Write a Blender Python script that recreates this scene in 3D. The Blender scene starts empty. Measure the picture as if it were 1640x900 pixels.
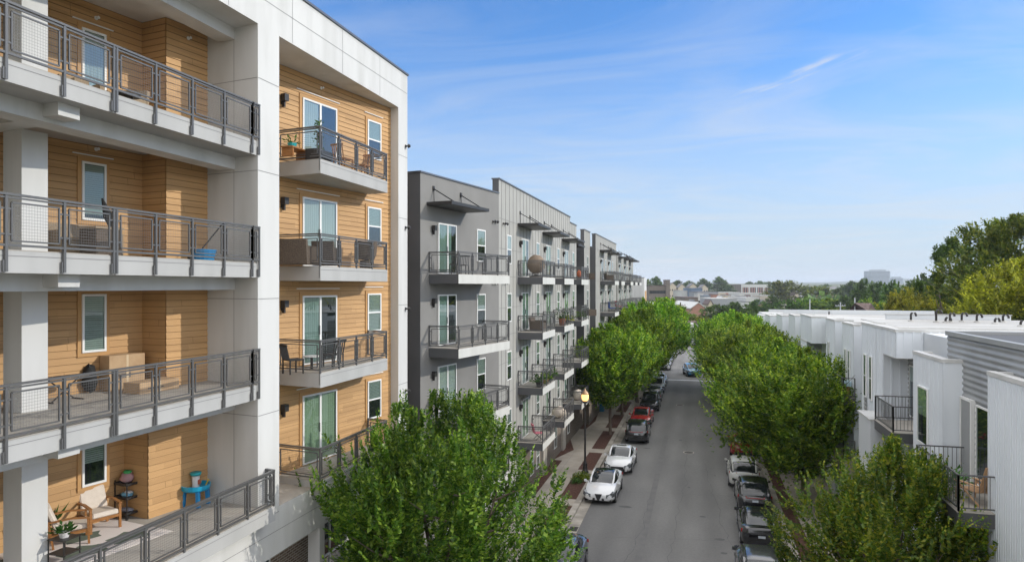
import bpy, math, random
import numpy as np
from mathutils import Vector, Matrix
R = math.radians
scene = bpy.context.scene
COL = scene.collection

# ------------------------------------------------------------------ mesh helpers
class MB:
    """collects faces (with a material slot each) and links them as one mesh object"""
    def __init__(s): s.v = []; s.f = []; s.m = []
    def face(s, pts, m=0):
        i = len(s.v); s.v += [tuple(p) for p in pts]; s.f.append(tuple(range(i, i + len(pts)))); s.m.append(m)
    def hexa(s, b, t, m=0):
        """b, t: bottom and top rings (any count, counter-clockwise seen from above)"""
        n = len(b); i = len(s.v)
        s.v += [tuple(p) for p in b] + [tuple(p) for p in t]
        s.f.append(tuple(i + k for k in reversed(range(n)))); s.m.append(m)
        s.f.append(tuple(i + n + k for k in range(n))); s.m.append(m)
        for k in range(n):
            j = (k + 1) % n
            s.f.append((i + k, i + j, i + n + j, i + n + k)); s.m.append(m)
    def box(s, x0, x1, y0, y1, z0, z1, m=0):
        b = [(x0, y0), (x1, y0), (x1, y1), (x0, y1)]
        s.hexa([(x, y, z0) for x, y in b], [(x, y, z1) for x, y in b], m)
    def prism(s, poly, z0, z1, m=0):
        a = sum(poly[i][0] * poly[(i + 1) % len(poly)][1] - poly[(i + 1) % len(poly)][0] * poly[i][1] for i in range(len(poly)))
        if a < 0: poly = poly[::-1]
        s.hexa([(x, y, z0) for x, y in poly], [(x, y, z1) for x, y in poly], m)
    def bar(s, p, q, w, h, m=0):
        p = Vector(p); q = Vector(q); d = (q - p)
        if d.length < 1e-6: return
        d.normalize()
        u = Vector((0, 0, 1)) if abs(d.z) < .95 else Vector((0, 1, 0))
        sd = d.cross(u).normalized() * (w / 2); up = sd.cross(d).normalized() * (h / 2)
        a = [p - sd - up, p + sd - up, p + sd + up, p - sd + up]; b = [x + (q - p) for x in a]
        s.hexa(a, b, m)
    def tube(s, pts, rad, n=6, m=0, cap=True):
        pts = [Vector(p) for p in pts]
        if not hasattr(rad, '__len__'): rad = [rad] * len(pts)
        i0 = len(s.v); ref = None
        for k, p in enumerate(pts):
            d = (pts[min(k + 1, len(pts) - 1)] - pts[max(k - 1, 0)]).normalized()
            if ref is None: ref = Vector((1, 0, 0)) if abs(d.x) < .8 else Vector((0, 1, 0))
            a = d.cross(ref).normalized(); b = d.cross(a).normalized(); ref = -b.cross(d) if False else ref
            for j in range(n):
                t = 2 * math.pi * j / n
                s.v.append(tuple(p + (a * math.cos(t) + b * math.sin(t)) * rad[k]))
        for k in range(len(pts) - 1):
            for j in range(n):
                jn = (j + 1) % n
                s.f.append((i0 + k * n + j, i0 + k * n + jn, i0 + (k + 1) * n + jn, i0 + (k + 1) * n + j)); s.m.append(m)
        if cap:
            s.f.append(tuple(i0 + j for j in reversed(range(n)))); s.m.append(m)
            s.f.append(tuple(i0 + (len(pts) - 1) * n + j for j in range(n))); s.m.append(m)
    def lathe(s, prof, c=(0, 0, 0), n=16, m=0, axis='z'):
        """prof: list of (radius, height)"""
        i0 = len(s.v)
        for r_, h in prof:
            for j in range(n):
                t = 2 * math.pi * j / n; x, y = r_ * math.cos(t), r_ * math.sin(t)
                if axis == 'z': s.v.append((c[0] + x, c[1] + y, c[2] + h))
                else: s.v.append((c[0] + x, c[1] + h, c[2] + y))
        for k in range(len(prof) - 1):
            for j in range(n):
                jn = (j + 1) % n
                s.f.append((i0 + k * n + j, i0 + k * n + jn, i0 + (k + 1) * n + jn, i0 + (k + 1) * n + j)); s.m.append(m)
    def build(s, name, mats, parent=None, org=(0, 0, 0), smooth=False):
        me = bpy.data.meshes.new(name)
        ox, oy, oz = org
        me.from_pydata([(a - ox, b - oy, c - oz) for a, b, c in s.v], [], s.f)
        if not isinstance(mats, (list, tuple)): mats = [mats]
        for mm in mats: me.materials.append(mm)
        if len(mats) > 1: me.polygons.foreach_set('material_index', s.m)
        if smooth: me.polygons.foreach_set('use_smooth', [True] * len(s.f))
        me.update()
        o = bpy.data.objects.new(name, me); COL.objects.link(o)
        if parent is not None: o.parent = parent
        return o

def tag(o, label=None, cat=None, group=None, kind=None):
    if label: o['label'] = label
    if cat: o['category'] = cat
    if group: o['group'] = group
    if kind: o['kind'] = kind
    return o
def thing(name, label, cat, loc=(0, 0, 0), rotz=0, group=None):
    o = bpy.data.objects.new(name, None); COL.objects.link(o); o.empty_display_size = .2
    o.location = loc; o.rotation_euler = (0, 0, rotz)
    return tag(o, label, cat, group)
def copy_tree(o, parent=None, loc=None, rotz=None, label=None):
    c = o.copy(); COL.objects.link(c); c.parent = parent
    if loc is not None: c.location = loc
    if rotz is not None: c.rotation_euler = (0, 0, rotz)
    if label: c['label'] = label
    for ch in list(o.children): copy_tree(ch, c)
    return c

# ------------------------------------------------------------------ materials
def mat(name, col, rough=.6, metal=0, spec=.5, **k):
    m = bpy.data.materials.new(name); m.use_nodes = True
    b = m.node_tree.nodes['Principled BSDF']
    b.inputs['Base Color'].default_value = (*col, 1); b.inputs['Roughness'].default_value = rough
    b.inputs['Metallic'].default_value = metal; b.inputs['Specular IOR Level'].default_value = spec
    for kk, vv in k.items(): b.inputs[kk.replace('_', ' ')].default_value = vv
    return m
def N(m, t, **k):
    n = m.node_tree.nodes.new(t)
    for a, b in k.items():
        if a.startswith('i_'): n.inputs[a[2:].replace('_', ' ')].default_value = b
        else: setattr(n, a, b)
    return n
def L(m, a, b): m.node_tree.links.new(a, b)
def ramp(m, stops):
    n = N(m, 'ShaderNodeValToRGB'); e = n.color_ramp.elements
    while len(e) < len(stops): e.new(.5)
    for el, (p, c) in zip(e, stops): el.position = p; el.color = (*c, 1)
    return n
def noisy(name, c1, c2, scale=3, rough=.8, detail=6, stretch=(1, 1, 1), bump=0, bscale=60, spec=.3, lo=.35, hi=.65, c3=None, s3=.15):
    """two-tone mottled procedural surface in world space, optional fine bump and large stains"""
    m = mat(name, c1, rough, 0, spec); bs = m.node_tree.nodes['Principled BSDF']
    tc = N(m, 'ShaderNodeNewGeometry'); mp = N(m, 'ShaderNodeMapping'); mp.inputs['Scale'].default_value = stretch
    L(m, tc.outputs['Position'], mp.inputs['Vector'])
    nz = N(m, 'ShaderNodeTexNoise', i_Scale=scale, i_Detail=detail); L(m, mp.outputs[0], nz.inputs['Vector'])
    rp = ramp(m, [(lo, c1), (hi, c2)]); L(m, nz.outputs['Fac'], rp.inputs[0]); out = rp.outputs[0]
    if c3:
        n3 = N(m, 'ShaderNodeTexNoise', i_Scale=s3, i_Detail=5); L(m, mp.outputs[0], n3.inputs['Vector'])
        r3 = ramp(m, [(.45, (0, 0, 0)), (.68, (1, 1, 1))]); L(m, n3.outputs['Fac'], r3.inputs[0])
        mx = N(m, 'ShaderNodeMix', data_type='RGBA'); L(m, r3.outputs[0], mx.inputs[0]); L(m, out, mx.inputs[6]); mx.inputs[7].default_value = (*c3, 1); out = mx.outputs[2]
    L(m, out, bs.inputs['Base Color'])
    if bump:
        n2 = N(m, 'ShaderNodeTexNoise', i_Scale=bscale, i_Detail=3); L(m, mp.outputs[0], n2.inputs['Vector'])
        bp = N(m, 'ShaderNodeBump', i_Strength=bump, i_Distance=.02); L(m, n2.outputs['Fac'], bp.inputs['Height']); L(m, bp.outputs[0], bs.inputs['Normal'])
    return m
def brick_mat(name, c1, c2, mortar, sc=1.0, rot=0):
    m = mat(name, c1, .85, 0, .2); bs = m.node_tree.nodes['Principled BSDF']
    g = N(m, 'ShaderNodeNewGeometry'); sep = N(m, 'ShaderNodeSeparateXYZ'); L(m, g.outputs['Position'], sep.inputs[0])
    ad = N(m, 'ShaderNodeMath', operation='ADD'); L(m, sep.outputs[0], ad.inputs[0]); L(m, sep.outputs[1], ad.inputs[1])
    cb = N(m, 'ShaderNodeCombineXYZ'); L(m, ad.outputs[0], cb.inputs[0]); L(m, sep.outputs[2], cb.inputs[1])
    br = N(m, 'ShaderNodeTexBrick', i_Color1=(*c1, 1), i_Color2=(*c2, 1), i_Mortar=(*mortar, 1), i_Scale=sc)
    br.inputs['Mortar Size'].default_value = .012; br.inputs['Brick Width'].default_value = .24; br.inputs['Row Height'].default_value = .085; br.inputs['Bias'].default_value = 0
    L(m, cb.outputs[0], br.inputs['Vector']); L(m, br.outputs['Color'], bs.inputs['Base Color'])
    return m
def glass_mat(name, tint=(.62, .7, .68), f0=.035, f1=.55):
    m = bpy.data.materials.new(name); m.use_nodes = True; nt = m.node_tree; nt.nodes.clear()
    out = N(m, 'ShaderNodeOutputMaterial'); mx = N(m, 'ShaderNodeMixShader'); tr = N(m, 'ShaderNodeBsdfTransparent'); gl = N(m, 'ShaderNodeBsdfGlossy')
    tr.inputs[0].default_value = (*tint, 1); gl.inputs['Roughness'].default_value = .015; gl.inputs[0].default_value = (.9, .95, 1, 1)
    lw = N(m, 'ShaderNodeLayerWeight', i_Blend=.35); mr = N(m, 'ShaderNodeMapRange'); mr.inputs[3].default_value = f0; mr.inputs[4].default_value = f1
    L(m, lw.outputs['Facing'], mr.inputs[0]); L(m, mr.outputs[0], mx.inputs[0]); L(m, tr.outputs[0], mx.inputs[1]); L(m, gl.outputs[0], mx.inputs[2]); L(m, mx.outputs[0], out.inputs[0])
    return m
def leaf_mat(name, c1, c2, c3, trans=.35):
    """leaf colours vary leaf by leaf; a share of the light passes through"""
    m = bpy.data.materials.new(name); m.use_nodes = True; nt = m.node_tree; nt.nodes.clear()
    out = N(m, 'ShaderNodeOutputMaterial'); g = N(m, 'ShaderNodeNewGeometry')
    rp = ramp(m, [(0, c1), (.55, c2), (1, c3)]); L(m, g.outputs['Random Per Island'], rp.inputs[0])
    nz = N(m, 'ShaderNodeTexNoise', i_Scale=.55, i_Detail=2); L(m, g.outputs['Position'], nz.inputs['Vector'])
    hs = N(m, 'ShaderNodeHueSaturation'); mr = N(m, 'ShaderNodeMapRange'); mr.inputs[1].default_value = .3; mr.inputs[2].default_value = .7; mr.inputs[3].default_value = .55; mr.inputs[4].default_value = 1.5  # coarse noise paints lit and shaded clumps into the leaf colour
    oi = N(m, 'ShaderNodeObjectInfo'); m6 = N(m, 'ShaderNodeMapRange'); m6.inputs[3].default_value = .78; m6.inputs[4].default_value = 1.12; L(m, oi.outputs['Random'], m6.inputs[0]); m7 = N(m, 'ShaderNodeMath', operation='MULTIPLY'); L(m, mr.outputs[0], m7.inputs[0]); L(m, m6.outputs[0], m7.inputs[1])
    m8 = N(m, 'ShaderNodeMapRange'); m8.inputs[3].default_value = .485; m8.inputs[4].default_value = .515; L(m, oi.outputs['Random'], m8.inputs[0]); L(m, m8.outputs[0], hs.inputs['Hue'])
    L(m, nz.outputs['Fac'], mr.inputs[0]); L(m, m7.outputs[0], hs.inputs['Value']); L(m, rp.outputs[0], hs.inputs['Color'])
    d = N(m, 'ShaderNodeBsdfDiffuse'); t = N(m, 'ShaderNodeBsdfTranslucent'); gl = N(m, 'ShaderNodeBsdfGlossy'); gl.inputs['Roughness'].default_value = .42
    tm = N(m, 'ShaderNodeMix', data_type='RGBA', blend_type='MULTIPLY'); tm.inputs[0].default_value = 1; tm.inputs[7].default_value = (1.25, 1.35, .5, 1)
    L(m, hs.outputs[0], d.inputs[0]); L(m, hs.outputs[0], tm.inputs[6]); L(m, tm.outputs[2], t.inputs[0])
    m1 = N(m, 'ShaderNodeMixShader'); m1.inputs[0].default_value = trans; L(m, d.outputs[0], m1.inputs[1]); L(m, t.outputs[0], m1.inputs[2])
    m2 = N(m, 'ShaderNodeMixShader'); m2.inputs[0].default_value = .025; L(m, m1.outputs[0], m2.inputs[1]); L(m, gl.outputs[0], m2.inputs[2]); L(m, m2.outputs[0], out.inputs[0])
    return m

M = {}
M['white'] = noisy('white_panel', (.57, .57, .557), (.615, .615, .60), .9, .6, 6, stretch=(1, 1, .18), bump=.06, c3=(.51, .51, .49), s3=1.3)
M['slabgrey'] = noisy('slab_paint', (.37, .37, .36), (.42, .42, .41), 1.3, .65, 4, stretch=(1, 1, .25))
M['soffit'] = mat('soffit_paint', (.52, .49, .46), .7)
M['joint'] = mat('panel_joint', (.22, .22, .22), .8)
M['deckc'] = noisy('deck_concrete', (.36, .33, .29), (.46, .43, .38), 1.6, .85, 6, bump=.1, c3=(.30, .28, .25), s3=.8)
M['metal'] = mat('railing_metal', (.115, .115, .115), .42, .25)
M['wire'] = mat('wire_mesh_metal', (.16, .16, .16), .5, .3)
M['cap'] = mat('roof_cap_metal', (.13, .14, .16), .4, .4)
M['frame'] = mat('window_frame_vinyl', (.80, .80, .78), .4)
M['black'] = mat('black_metal', (.025, .023, .022), .45)
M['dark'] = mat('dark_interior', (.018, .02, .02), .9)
M['glass'] = glass_mat('window_glass')
M['glassd'] = glass_mat('storefront_glass', (.30, .48, .45), .12, .7)
M['curtain_white'] = mat('white_curtain', (.72, .73, .70), .9)
M['curtain_green'] = mat('green_tinted_curtain', (.50, .60, .42), .9)
M['curtain_teal'] = mat('teal_grey_curtain', (.36, .46, .41), .9)
M['blind'] = mat('window_blind', (.62, .66, .61), .7)
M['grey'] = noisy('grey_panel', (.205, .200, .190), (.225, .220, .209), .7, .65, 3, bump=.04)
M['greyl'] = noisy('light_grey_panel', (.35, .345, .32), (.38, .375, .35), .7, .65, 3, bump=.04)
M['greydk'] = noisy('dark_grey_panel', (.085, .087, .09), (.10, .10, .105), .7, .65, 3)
M['seam'] = mat('grey_seam', (.20, .20, .19), .7)
M['brick'] = brick_mat('tan_brick', (.20, .14, .105), (.30, .225, .17), (.52, .48, .42))
M['brickbr'] = brick_mat('brown_brick', (.10, .075, .06), (.16, .125, .10), (.25, .23, .20))
M['brickred'] = brick_mat('red_brick', (.33, .12, .08), (.40, .17, .11), (.4, .33, .28))
M['roofw'] = noisy('white_roof_membrane', (.44, .44, .43), (.52, .52, .50), .35, .7, 5, c3=(.38, .37, .35), s3=.2)
M['corr'] = noisy('corrugated_grey_metal', (.27, .28, .285), (.32, .33, .335), .8, .45, 3)
M['ribw'] = noisy('ribbed_white_metal', (.70, .74, .78), (.76, .80, .84), .5, .5, 3)
M['flatw'] = noisy('townhouse_white_panel', (.56, .59, .61), (.61, .635, .655), .5, .55, 3, bump=.03)
# tan lap siding: boards of slightly different tone, laid along the wall
def siding_mat():
    m = mat('tan_lap_siding', (.46, .27, .105), .6, 0, .35); bs = m.node_tree.nodes['Principled BSDF']
    g = N(m, 'ShaderNodeNewGeometry'); sep = N(m, 'ShaderNodeSeparateXYZ'); L(m, g.outputs['Position'], sep.inputs[0])
    dv = N(m, 'ShaderNodeMath', operation='DIVIDE'); dv.inputs[1].default_value = .165; L(m, sep.outputs[2], dv.inputs[0])
    fl = N(m, 'ShaderNodeMath', operation='FLOOR'); L(m, dv.outputs[0], fl.inputs[0])
    y2 = N(m, 'ShaderNodeMath', operation='MULTIPLY'); y2.inputs[1].default_value = .45; L(m, sep.outputs[1], y2.inputs[0])
    off = N(m, 'ShaderNodeMath', operation='MULTIPLY'); off.inputs[1].default_value = 7.37; L(m, fl.outputs[0], off.inputs[0])
    ad = N(m, 'ShaderNodeMath', operation='ADD'); L(m, y2.outputs[0], ad.inputs[0]); L(m, off.outputs[0], ad.inputs[1])
    f2 = N(m, 'ShaderNodeMath', operation='FLOOR'); L(m, ad.outputs[0], f2.inputs[0])
    cb = N(m, 'ShaderNodeCombineXYZ'); L(m, f2.outputs[0], cb.inputs[0]); L(m, fl.outputs[0], cb.inputs[1])
    wn = N(m, 'ShaderNodeTexWhiteNoise', noise_dimensions='2D'); L(m, cb.outputs[0], wn.inputs['Vector'])
    rp = ramp(m, [(0, (.45, .265, .115)), (1, (.56, .335, .148))]); L(m, wn.outputs['Value'], rp.inputs[0])
    mp = N(m, 'ShaderNodeMapping'); mp.inputs['Scale'].default_value = (1, 1, 14); L(m, g.outputs['Position'], mp.inputs[0])
    nz = N(m, 'ShaderNodeTexNoise', i_Scale=2.2, i_Detail=5); L(m, mp.outputs[0], nz.inputs['Vector'])
    hs = N(m, 'ShaderNodeHueSaturation'); mr = N(m, 'ShaderNodeMapRange'); mr.inputs[3].default_value = .88; mr.inputs[4].default_value = 1.12
    L(m, nz.outputs['Fac'], mr.inputs[0]); L(m, mr.outputs[0], hs.inputs['Value']); L(m, rp.outputs[0], hs.inputs['Color']); L(m, hs.outputs[0], bs.inputs['Base Color'])
    # butt joints between boards
    fr = N(m, 'ShaderNodeMath', operation='FRACT'); L(m, ad.outputs[0], fr.inputs[0])
    return m
M['siding'] = siding_mat()
M['gap'] = mat('siding_joint_and_lap_shade', (.24, .14, .06), .9)  # butt joints, and the shadow lines painted under the laps
M['trimtan'] = mat('tan_trim', (.49, .275, .105), .6)

# ------------------------------------------------------------------ camera
cam_d = bpy.data.cameras.new('Camera'); cam = bpy.data.objects.new('Camera', cam_d); COL.objects.link(cam); scene.camera = cam
cam_d.sensor_width = 36; cam_d.lens = 36 * 1130 / 1640; cam_d.shift_y = 8 / 1640; cam_d.clip_start = .1; cam_d.clip_end = 30000
CH = 12.8; TH = math.atan(298 / 1130)
cam.location = (0, 0, CH); cam.rotation_euler = (R(90), 0, TH)

# ------------------------------------------------------------------ light and sky
SUN_AZ, SUN_EL = R(15.5), R(25.5)          # azimuth measured from +X towards +Y
w = bpy.data.worlds.new('World'); scene.world = w; w.use_nodes = True; nt = w.node_tree
bg = nt.nodes['Background']
sky = nt.nodes.new('ShaderNodeTexSky'); sky.sky_type = 'NISHITA'; sky.sun_disc = False
sky.sun_elevation = SUN_EL; sky.sun_rotation = R(90) - SUN_AZ; sky.air_density = 1.0; sky.dust_density = .15; sky.ozone_density = 3.0; sky.altitude = 150
class W_:  # lets N / L work on the world tree
    node_tree = nt
tc = N(W_, 'ShaderNodeTexCoord'); sep = N(W_, 'ShaderNodeSeparateXYZ'); L(W_, tc.outputs['Generated'], sep.inputs[0])
za = N(W_, 'ShaderNodeMath', operation='ADD'); za.inputs[1].default_value = .12; L(W_, sep.outputs[2], za.inputs[0])
zm = N(W_, 'ShaderNodeMath', operation='MAXIMUM'); zm.inputs[1].default_value = .03; L(W_, za.outputs[0], zm.inputs[0])
dx = N(W_, 'ShaderNodeMath', operation='DIVIDE'); L(W_, sep.outputs[0], dx.inputs[0]); L(W_, zm.outputs[0], dx.inputs[1])
dy = N(W_, 'ShaderNodeMath', operation='DIVIDE'); L(W_, sep.outputs[1], dy.inputs[0]); L(W_, zm.outputs[0], dy.inputs[1])
cb = N(W_, 'ShaderNodeCombineXYZ'); L(W_, dx.outputs[0], cb.inputs[0]); L(W_, dy.outputs[0], cb.inputs[1])
mp = N(W_, 'ShaderNodeMapping'); mp.inputs['Rotation'].default_value = (0, 0, R(28)); mp.inputs['Scale'].default_value = (.75, 1.5, 1); L(W_, cb.outputs[0], mp.inputs[0])
n1 = N(W_, 'ShaderNodeTexNoise', i_Scale=1.0, i_Detail=10, i_Roughness=.60, i_Distortion=1.3); L(W_, mp.outputs[0], n1.inputs['Vector'])
r1 = ramp(W_, [(.43, (0, 0, 0)), (.84, (1, 1, 1))]); L(W_, n1.outputs['Fac'], r1.inputs[0])
# more veil low in the sky
mrz = N(W_, 'ShaderNodeMapRange'); mrz.inputs[1].default_value = 0; mrz.inputs[2].default_value = .42; mrz.inputs[3].default_value = 1.0; mrz.inputs[4].default_value = .22; L(W_, sep.outputs[2], mrz.inputs[0])
mu = N(W_, 'ShaderNodeMath', operation='MULTIPLY'); L(W_, r1.outputs[0], mu.inputs[0]); L(W_, mrz.outputs[0], mu.inputs[1])
# milky haze towards the horizon, then the thin clouds
tint = N(W_, 'ShaderNodeMix', data_type='RGBA', blend_type='MULTIPLY'); tint.inputs[0].default_value = 1; L(W_, sky.outputs[0], tint.inputs[6]); tint.inputs[7].default_value = (.54, .90, 1.25, 1)
hz = N(W_, 'ShaderNodeMapRange', interpolation_type='SMOOTHSTEP'); hz.inputs[1].default_value = -.02; hz.inputs[2].default_value = .36; hz.inputs[3].default_value = .93; hz.inputs[4].default_value = 0; L(W_, sep.outputs[2], hz.inputs[0])
mh = N(W_, 'ShaderNodeMix', data_type='RGBA'); L(W_, hz.outputs[0], mh.inputs[0]); L(W_, tint.outputs[2], mh.inputs[6]); mh.inputs[7].default_value = (3.5, 4.0, 4.6, 1)
# one feathered wisp trailing across the upper right of the view
def dirq(u, v):
    k_ = (u - 820) / 1130; c_, s_ = math.cos(TH), math.sin(TH); x, y, z = k_ * c_ - s_, k_ * s_ + c_, (458 - v) / 1130
    l_ = math.sqrt(x * x + y * y + z * z); return x / (z + .12 * l_), y / (z + .12 * l_)
wa, wb2 = dirq(1120, 185), dirq(1500, 35); wl = math.dist(wa, wb2); wang = math.atan2(wb2[1] - wa[1], wb2[0] - wa[0])
wm = N(W_, 'ShaderNodeVectorMath', operation='SUBTRACT'); L(W_, cb.outputs[0], wm.inputs[0]); wm.inputs[1].default_value = ((wa[0] + wb2[0]) / 2, (wa[1] + wb2[1]) / 2, 0)
wr_ = N(W_, 'ShaderNodeVectorRotate', rotation_type='Z_AXIS'); wr_.inputs['Angle'].default_value = -wang; L(W_, wm.outputs[0], wr_.inputs['Vector'])
wn1 = N(W_, 'ShaderNodeTexNoise', i_Scale=3.0, i_Detail=6); L(W_, cb.outputs[0], wn1.inputs['Vector'])
wsp = N(W_, 'ShaderNodeSeparateXYZ'); L(W_, wr_.outputs[0], wsp.inputs[0])
wof = N(W_, 'ShaderNodeMath', operation='MULTIPLY_ADD'); L(W_, wn1.outputs['Fac'], wof.inputs[0]); wof.inputs[1].default_value = wl * .30; wof.inputs[2].default_value = -wl * .15
wy = N(W_, 'ShaderNodeMath', operation='ADD'); L(W_, wsp.outputs[1], wy.inputs[0]); L(W_, wof.outputs[0], wy.inputs[1])
wab = N(W_, 'ShaderNodeMath', operation='ABSOLUTE'); L(W_, wy.outputs[0], wab.inputs[0])
wfy = N(W_, 'ShaderNodeMapRange', interpolation_type='SMOOTHSTEP'); wfy.inputs[1].default_value = 0; wfy.inputs[2].default_value = wl * .075; wfy.inputs[3].default_value = 1; wfy.inputs[4].default_value = 0; L(W_, wab.outputs[0], wfy.inputs[0])
wax = N(W_, 'ShaderNodeMath', operation='ABSOLUTE'); L(W_, wsp.outputs[0], wax.inputs[0])
wfx = N(W_, 'ShaderNodeMapRange', interpolation_type='SMOOTHSTEP'); wfx.inputs[1].default_value = wl * .1; wfx.inputs[2].default_value = wl * .55; wfx.inputs[3].default_value = 1; wfx.inputs[4].default_value = 0; L(W_, wax.outputs[0], wfx.inputs[0])
wmp = N(W_, 'ShaderNodeMapping'); wmp.inputs['Scale'].default_value = (2.0, 14, 1); L(W_, wr_.outputs[0], wmp.inputs[0])
wn2 = N(W_, 'ShaderNodeTexNoise', i_Scale=1.6, i_Detail=7, i_Roughness=.6, i_Distortion=.6); L(W_, wmp.outputs[0], wn2.inputs['Vector'])
wn3 = N(W_, 'ShaderNodeMapRange'); wn3.inputs[1].default_value = .38; wn3.inputs[2].default_value = .7; L(W_, wn2.outputs['Fac'], wn3.inputs[0])
w1 = N(W_, 'ShaderNodeMath', operation='MULTIPLY'); L(W_, wfy.outputs[0], w1.inputs[0]); L(W_, wfx.outputs[0], w1.inputs[1])
w2 = N(W_, 'ShaderNodeMath', operation='MULTIPLY'); L(W_, w1.outputs[0], w2.inputs[0]); L(W_, wn3.outputs[0], w2.inputs[1])
w3 = N(W_, 'ShaderNodeMath', operation='MULTIPLY'); L(W_, w2.outputs[0], w3.inputs[0]); w3.inputs[1].default_value = .85
w4 = N(W_, 'ShaderNodeMath', operation='MAXIMUM'); L(W_, w3.outputs[0], w4.inputs[0]); L(W_, mu.outputs[0], w4.inputs[1]); mu = w4
mix = N(W_, 'ShaderNodeMix', data_type='RGBA'); L(W_, mu.outputs[0], mix.inputs[0]); L(W_, mh.outputs[2], mix.inputs[6]); mix.inputs[7].default_value = (4.4, 4.55, 4.8, 1)
# unseen bright cloud, added overhead and behind the viewer to lift the shade
oh = N(W_, 'ShaderNodeMapRange', interpolation_type='SMOOTHSTEP'); oh.inputs[1].default_value = .40; oh.inputs[2].default_value = .62; oh.inputs[3].default_value = 0; oh.inputs[4].default_value = .9; L(W_, sep.outputs[2], oh.inputs[0])
bh = N(W_, 'ShaderNodeMapRange', interpolation_type='SMOOTHSTEP'); bh.inputs[1].default_value = .15; bh.inputs[2].default_value = -.45; bh.inputs[3].default_value = 0; bh.inputs[4].default_value = .85; L(W_, sep.outputs[1], bh.inputs[0])
bm2 = N(W_, 'ShaderNodeMath', operation='MAXIMUM'); L(W_, oh.outputs[0], bm2.inputs[0]); L(W_, bh.outputs[0], bm2.inputs[1])
n4 = N(W_, 'ShaderNodeTexNoise', i_Scale=2.2, i_Detail=6); L(W_, mp.outputs[0], n4.inputs['Vector'])
m4 = N(W_, 'ShaderNodeMapRange'); m4.inputs[1].default_value = .35; m4.inputs[2].default_value = .6; m4.inputs[3].default_value = .72; m4.inputs[4].default_value = 1; L(W_, n4.outputs['Fac'], m4.inputs[0])
m5 = N(W_, 'ShaderNodeMath', operation='MULTIPLY'); L(W_, bm2.outputs[0], m5.inputs[0]); L(W_, m4.outputs[0], m5.inputs[1])
mx2 = N(W_, 'ShaderNodeMix', data_type='RGBA'); L(W_, m5.outputs[0], mx2.inputs[0]); L(W_, mix.outputs[2], mx2.inputs[6]); mx2.inputs[7].default_value = (12.5, 12.3, 12.1, 1)
bg.inputs['Strength'].default_value = .13; L(W_, mx2.outputs[2], bg.inputs['Color'])
sd = bpy.data.lights.new('sun', 'SUN'); so = bpy.data.objects.new('sun', sd); COL.objects.link(so)
sd.energy = 2.05; sd.angle = R(.53); sd.color = (1, .94, .83)
sv = Vector((math.cos(SUN_EL) * math.cos(SUN_AZ), math.cos(SUN_EL) * math.sin(SUN_AZ), math.sin(SUN_EL)))
so.rotation_euler = sv.to_track_quat('Z', 'Y').to_euler(); so.location = sv * 60
vs = scene.view_settings; vs.view_transform = 'Standard'; vs.look = 'None'; vs.exposure = 0.42; vs.gamma = 1; vs.use_curve_mapping = False
scene.cycles.max_bounces = 7; scene.cycles.transparent_max_bounces = 10; scene.cycles.diffuse_bounces = 4; scene.cycles.glossy_bounces = 3; scene.cycles.transmission_bounces = 3
scene.cycles.volume_bounces = 0; scene.cycles.caustics_reflective = False; scene.cycles.caustics_refractive = False
# ================================================================== ground, road, pavements
M['asphalt'] = noisy('asphalt', (.165, .163, .158), (.20, .197, .19), .35, .9, 8, stretch=(1.3, .35, 1), bump=.25, bscale=90, c3=(.145, .143, .14), s3=.22)
def tracks(m):
    bs = m.node_tree.nodes['Principled BSDF']; src = bs.inputs['Base Color'].links[0].from_socket
    g = N(m, 'ShaderNodeNewGeometry'); sp = N(m, 'ShaderNodeSeparateXYZ'); L(m, g.outputs['Position'], sp.inputs[0])
    nz = N(m, 'ShaderNodeTexNoise', i_Scale=.05, i_Detail=3); L(m, g.outputs['Position'], nz.inputs['Vector'])
    ad = N(m, 'ShaderNodeMath', operation='MULTIPLY_ADD'); L(m, nz.outputs['Fac'], ad.inputs[0]); ad.inputs[1].default_value = 1.2; L(m, sp.outputs[0], ad.inputs[2])
    sc = N(m, 'ShaderNodeMath', operation='MULTIPLY'); L(m, ad.outputs[0], sc.inputs[0]); sc.inputs[1].default_value = 3.7
    sn = N(m, 'ShaderNodeMath', operation='SINE'); L(m, sc.outputs[0], sn.inputs[0])
    mr = N(m, 'ShaderNodeMapRange'); mr.inputs[1].default_value = -1; mr.inputs[2].default_value = 1; mr.inputs[3].default_value = .93; mr.inputs[4].default_value = 1.06; L(m, sn.outputs[0], mr.inputs[0])
    # grit and small stains
    gr = N(m, 'ShaderNodeTexNoise', i_Scale=7, i_Detail=8, i_Roughness=.75); L(m, g.outputs['Position'], gr.inputs['Vector'])
    m2 = N(m, 'ShaderNodeMapRange'); m2.inputs[1].default_value = .3; m2.inputs[2].default_value = .7; m2.inputs[3].default_value = .86; m2.inputs[4].default_value = 1.12; L(m, gr.outputs['Fac'], m2.inputs[0])
    mu_ = N(m, 'ShaderNodeMath', operation='MULTIPLY'); L(m, mr.outputs[0], mu_.inputs[0]); L(m, m2.outputs[0], mu_.inputs[1])
    hs = N(m, 'ShaderNodeHueSaturation'); L(m, mu_.outputs[0], hs.inputs['Value']); L(m, src, hs.inputs['Color']); L(m, hs.outputs[0], bs.inputs['Base Color'])
tracks(M['asphalt'])
M['patch'] = noisy('asphalt_patch', (.09, .09, .09), (.11, .11, .11), 2, .9, 5)
M['conc'] = noisy('pavement_concrete', (.34, .30, .25), (.44, .395, .335), .8, .9, 7, bump=.15, c3=(.29, .26, .215), s3=.35)
M['kerb'] = noisy('kerb_concrete', (.36, .33, .28), (.45, .41, .36), 1.5, .9, 6, c3=(.25, .23, .2), s3=.9)
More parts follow.
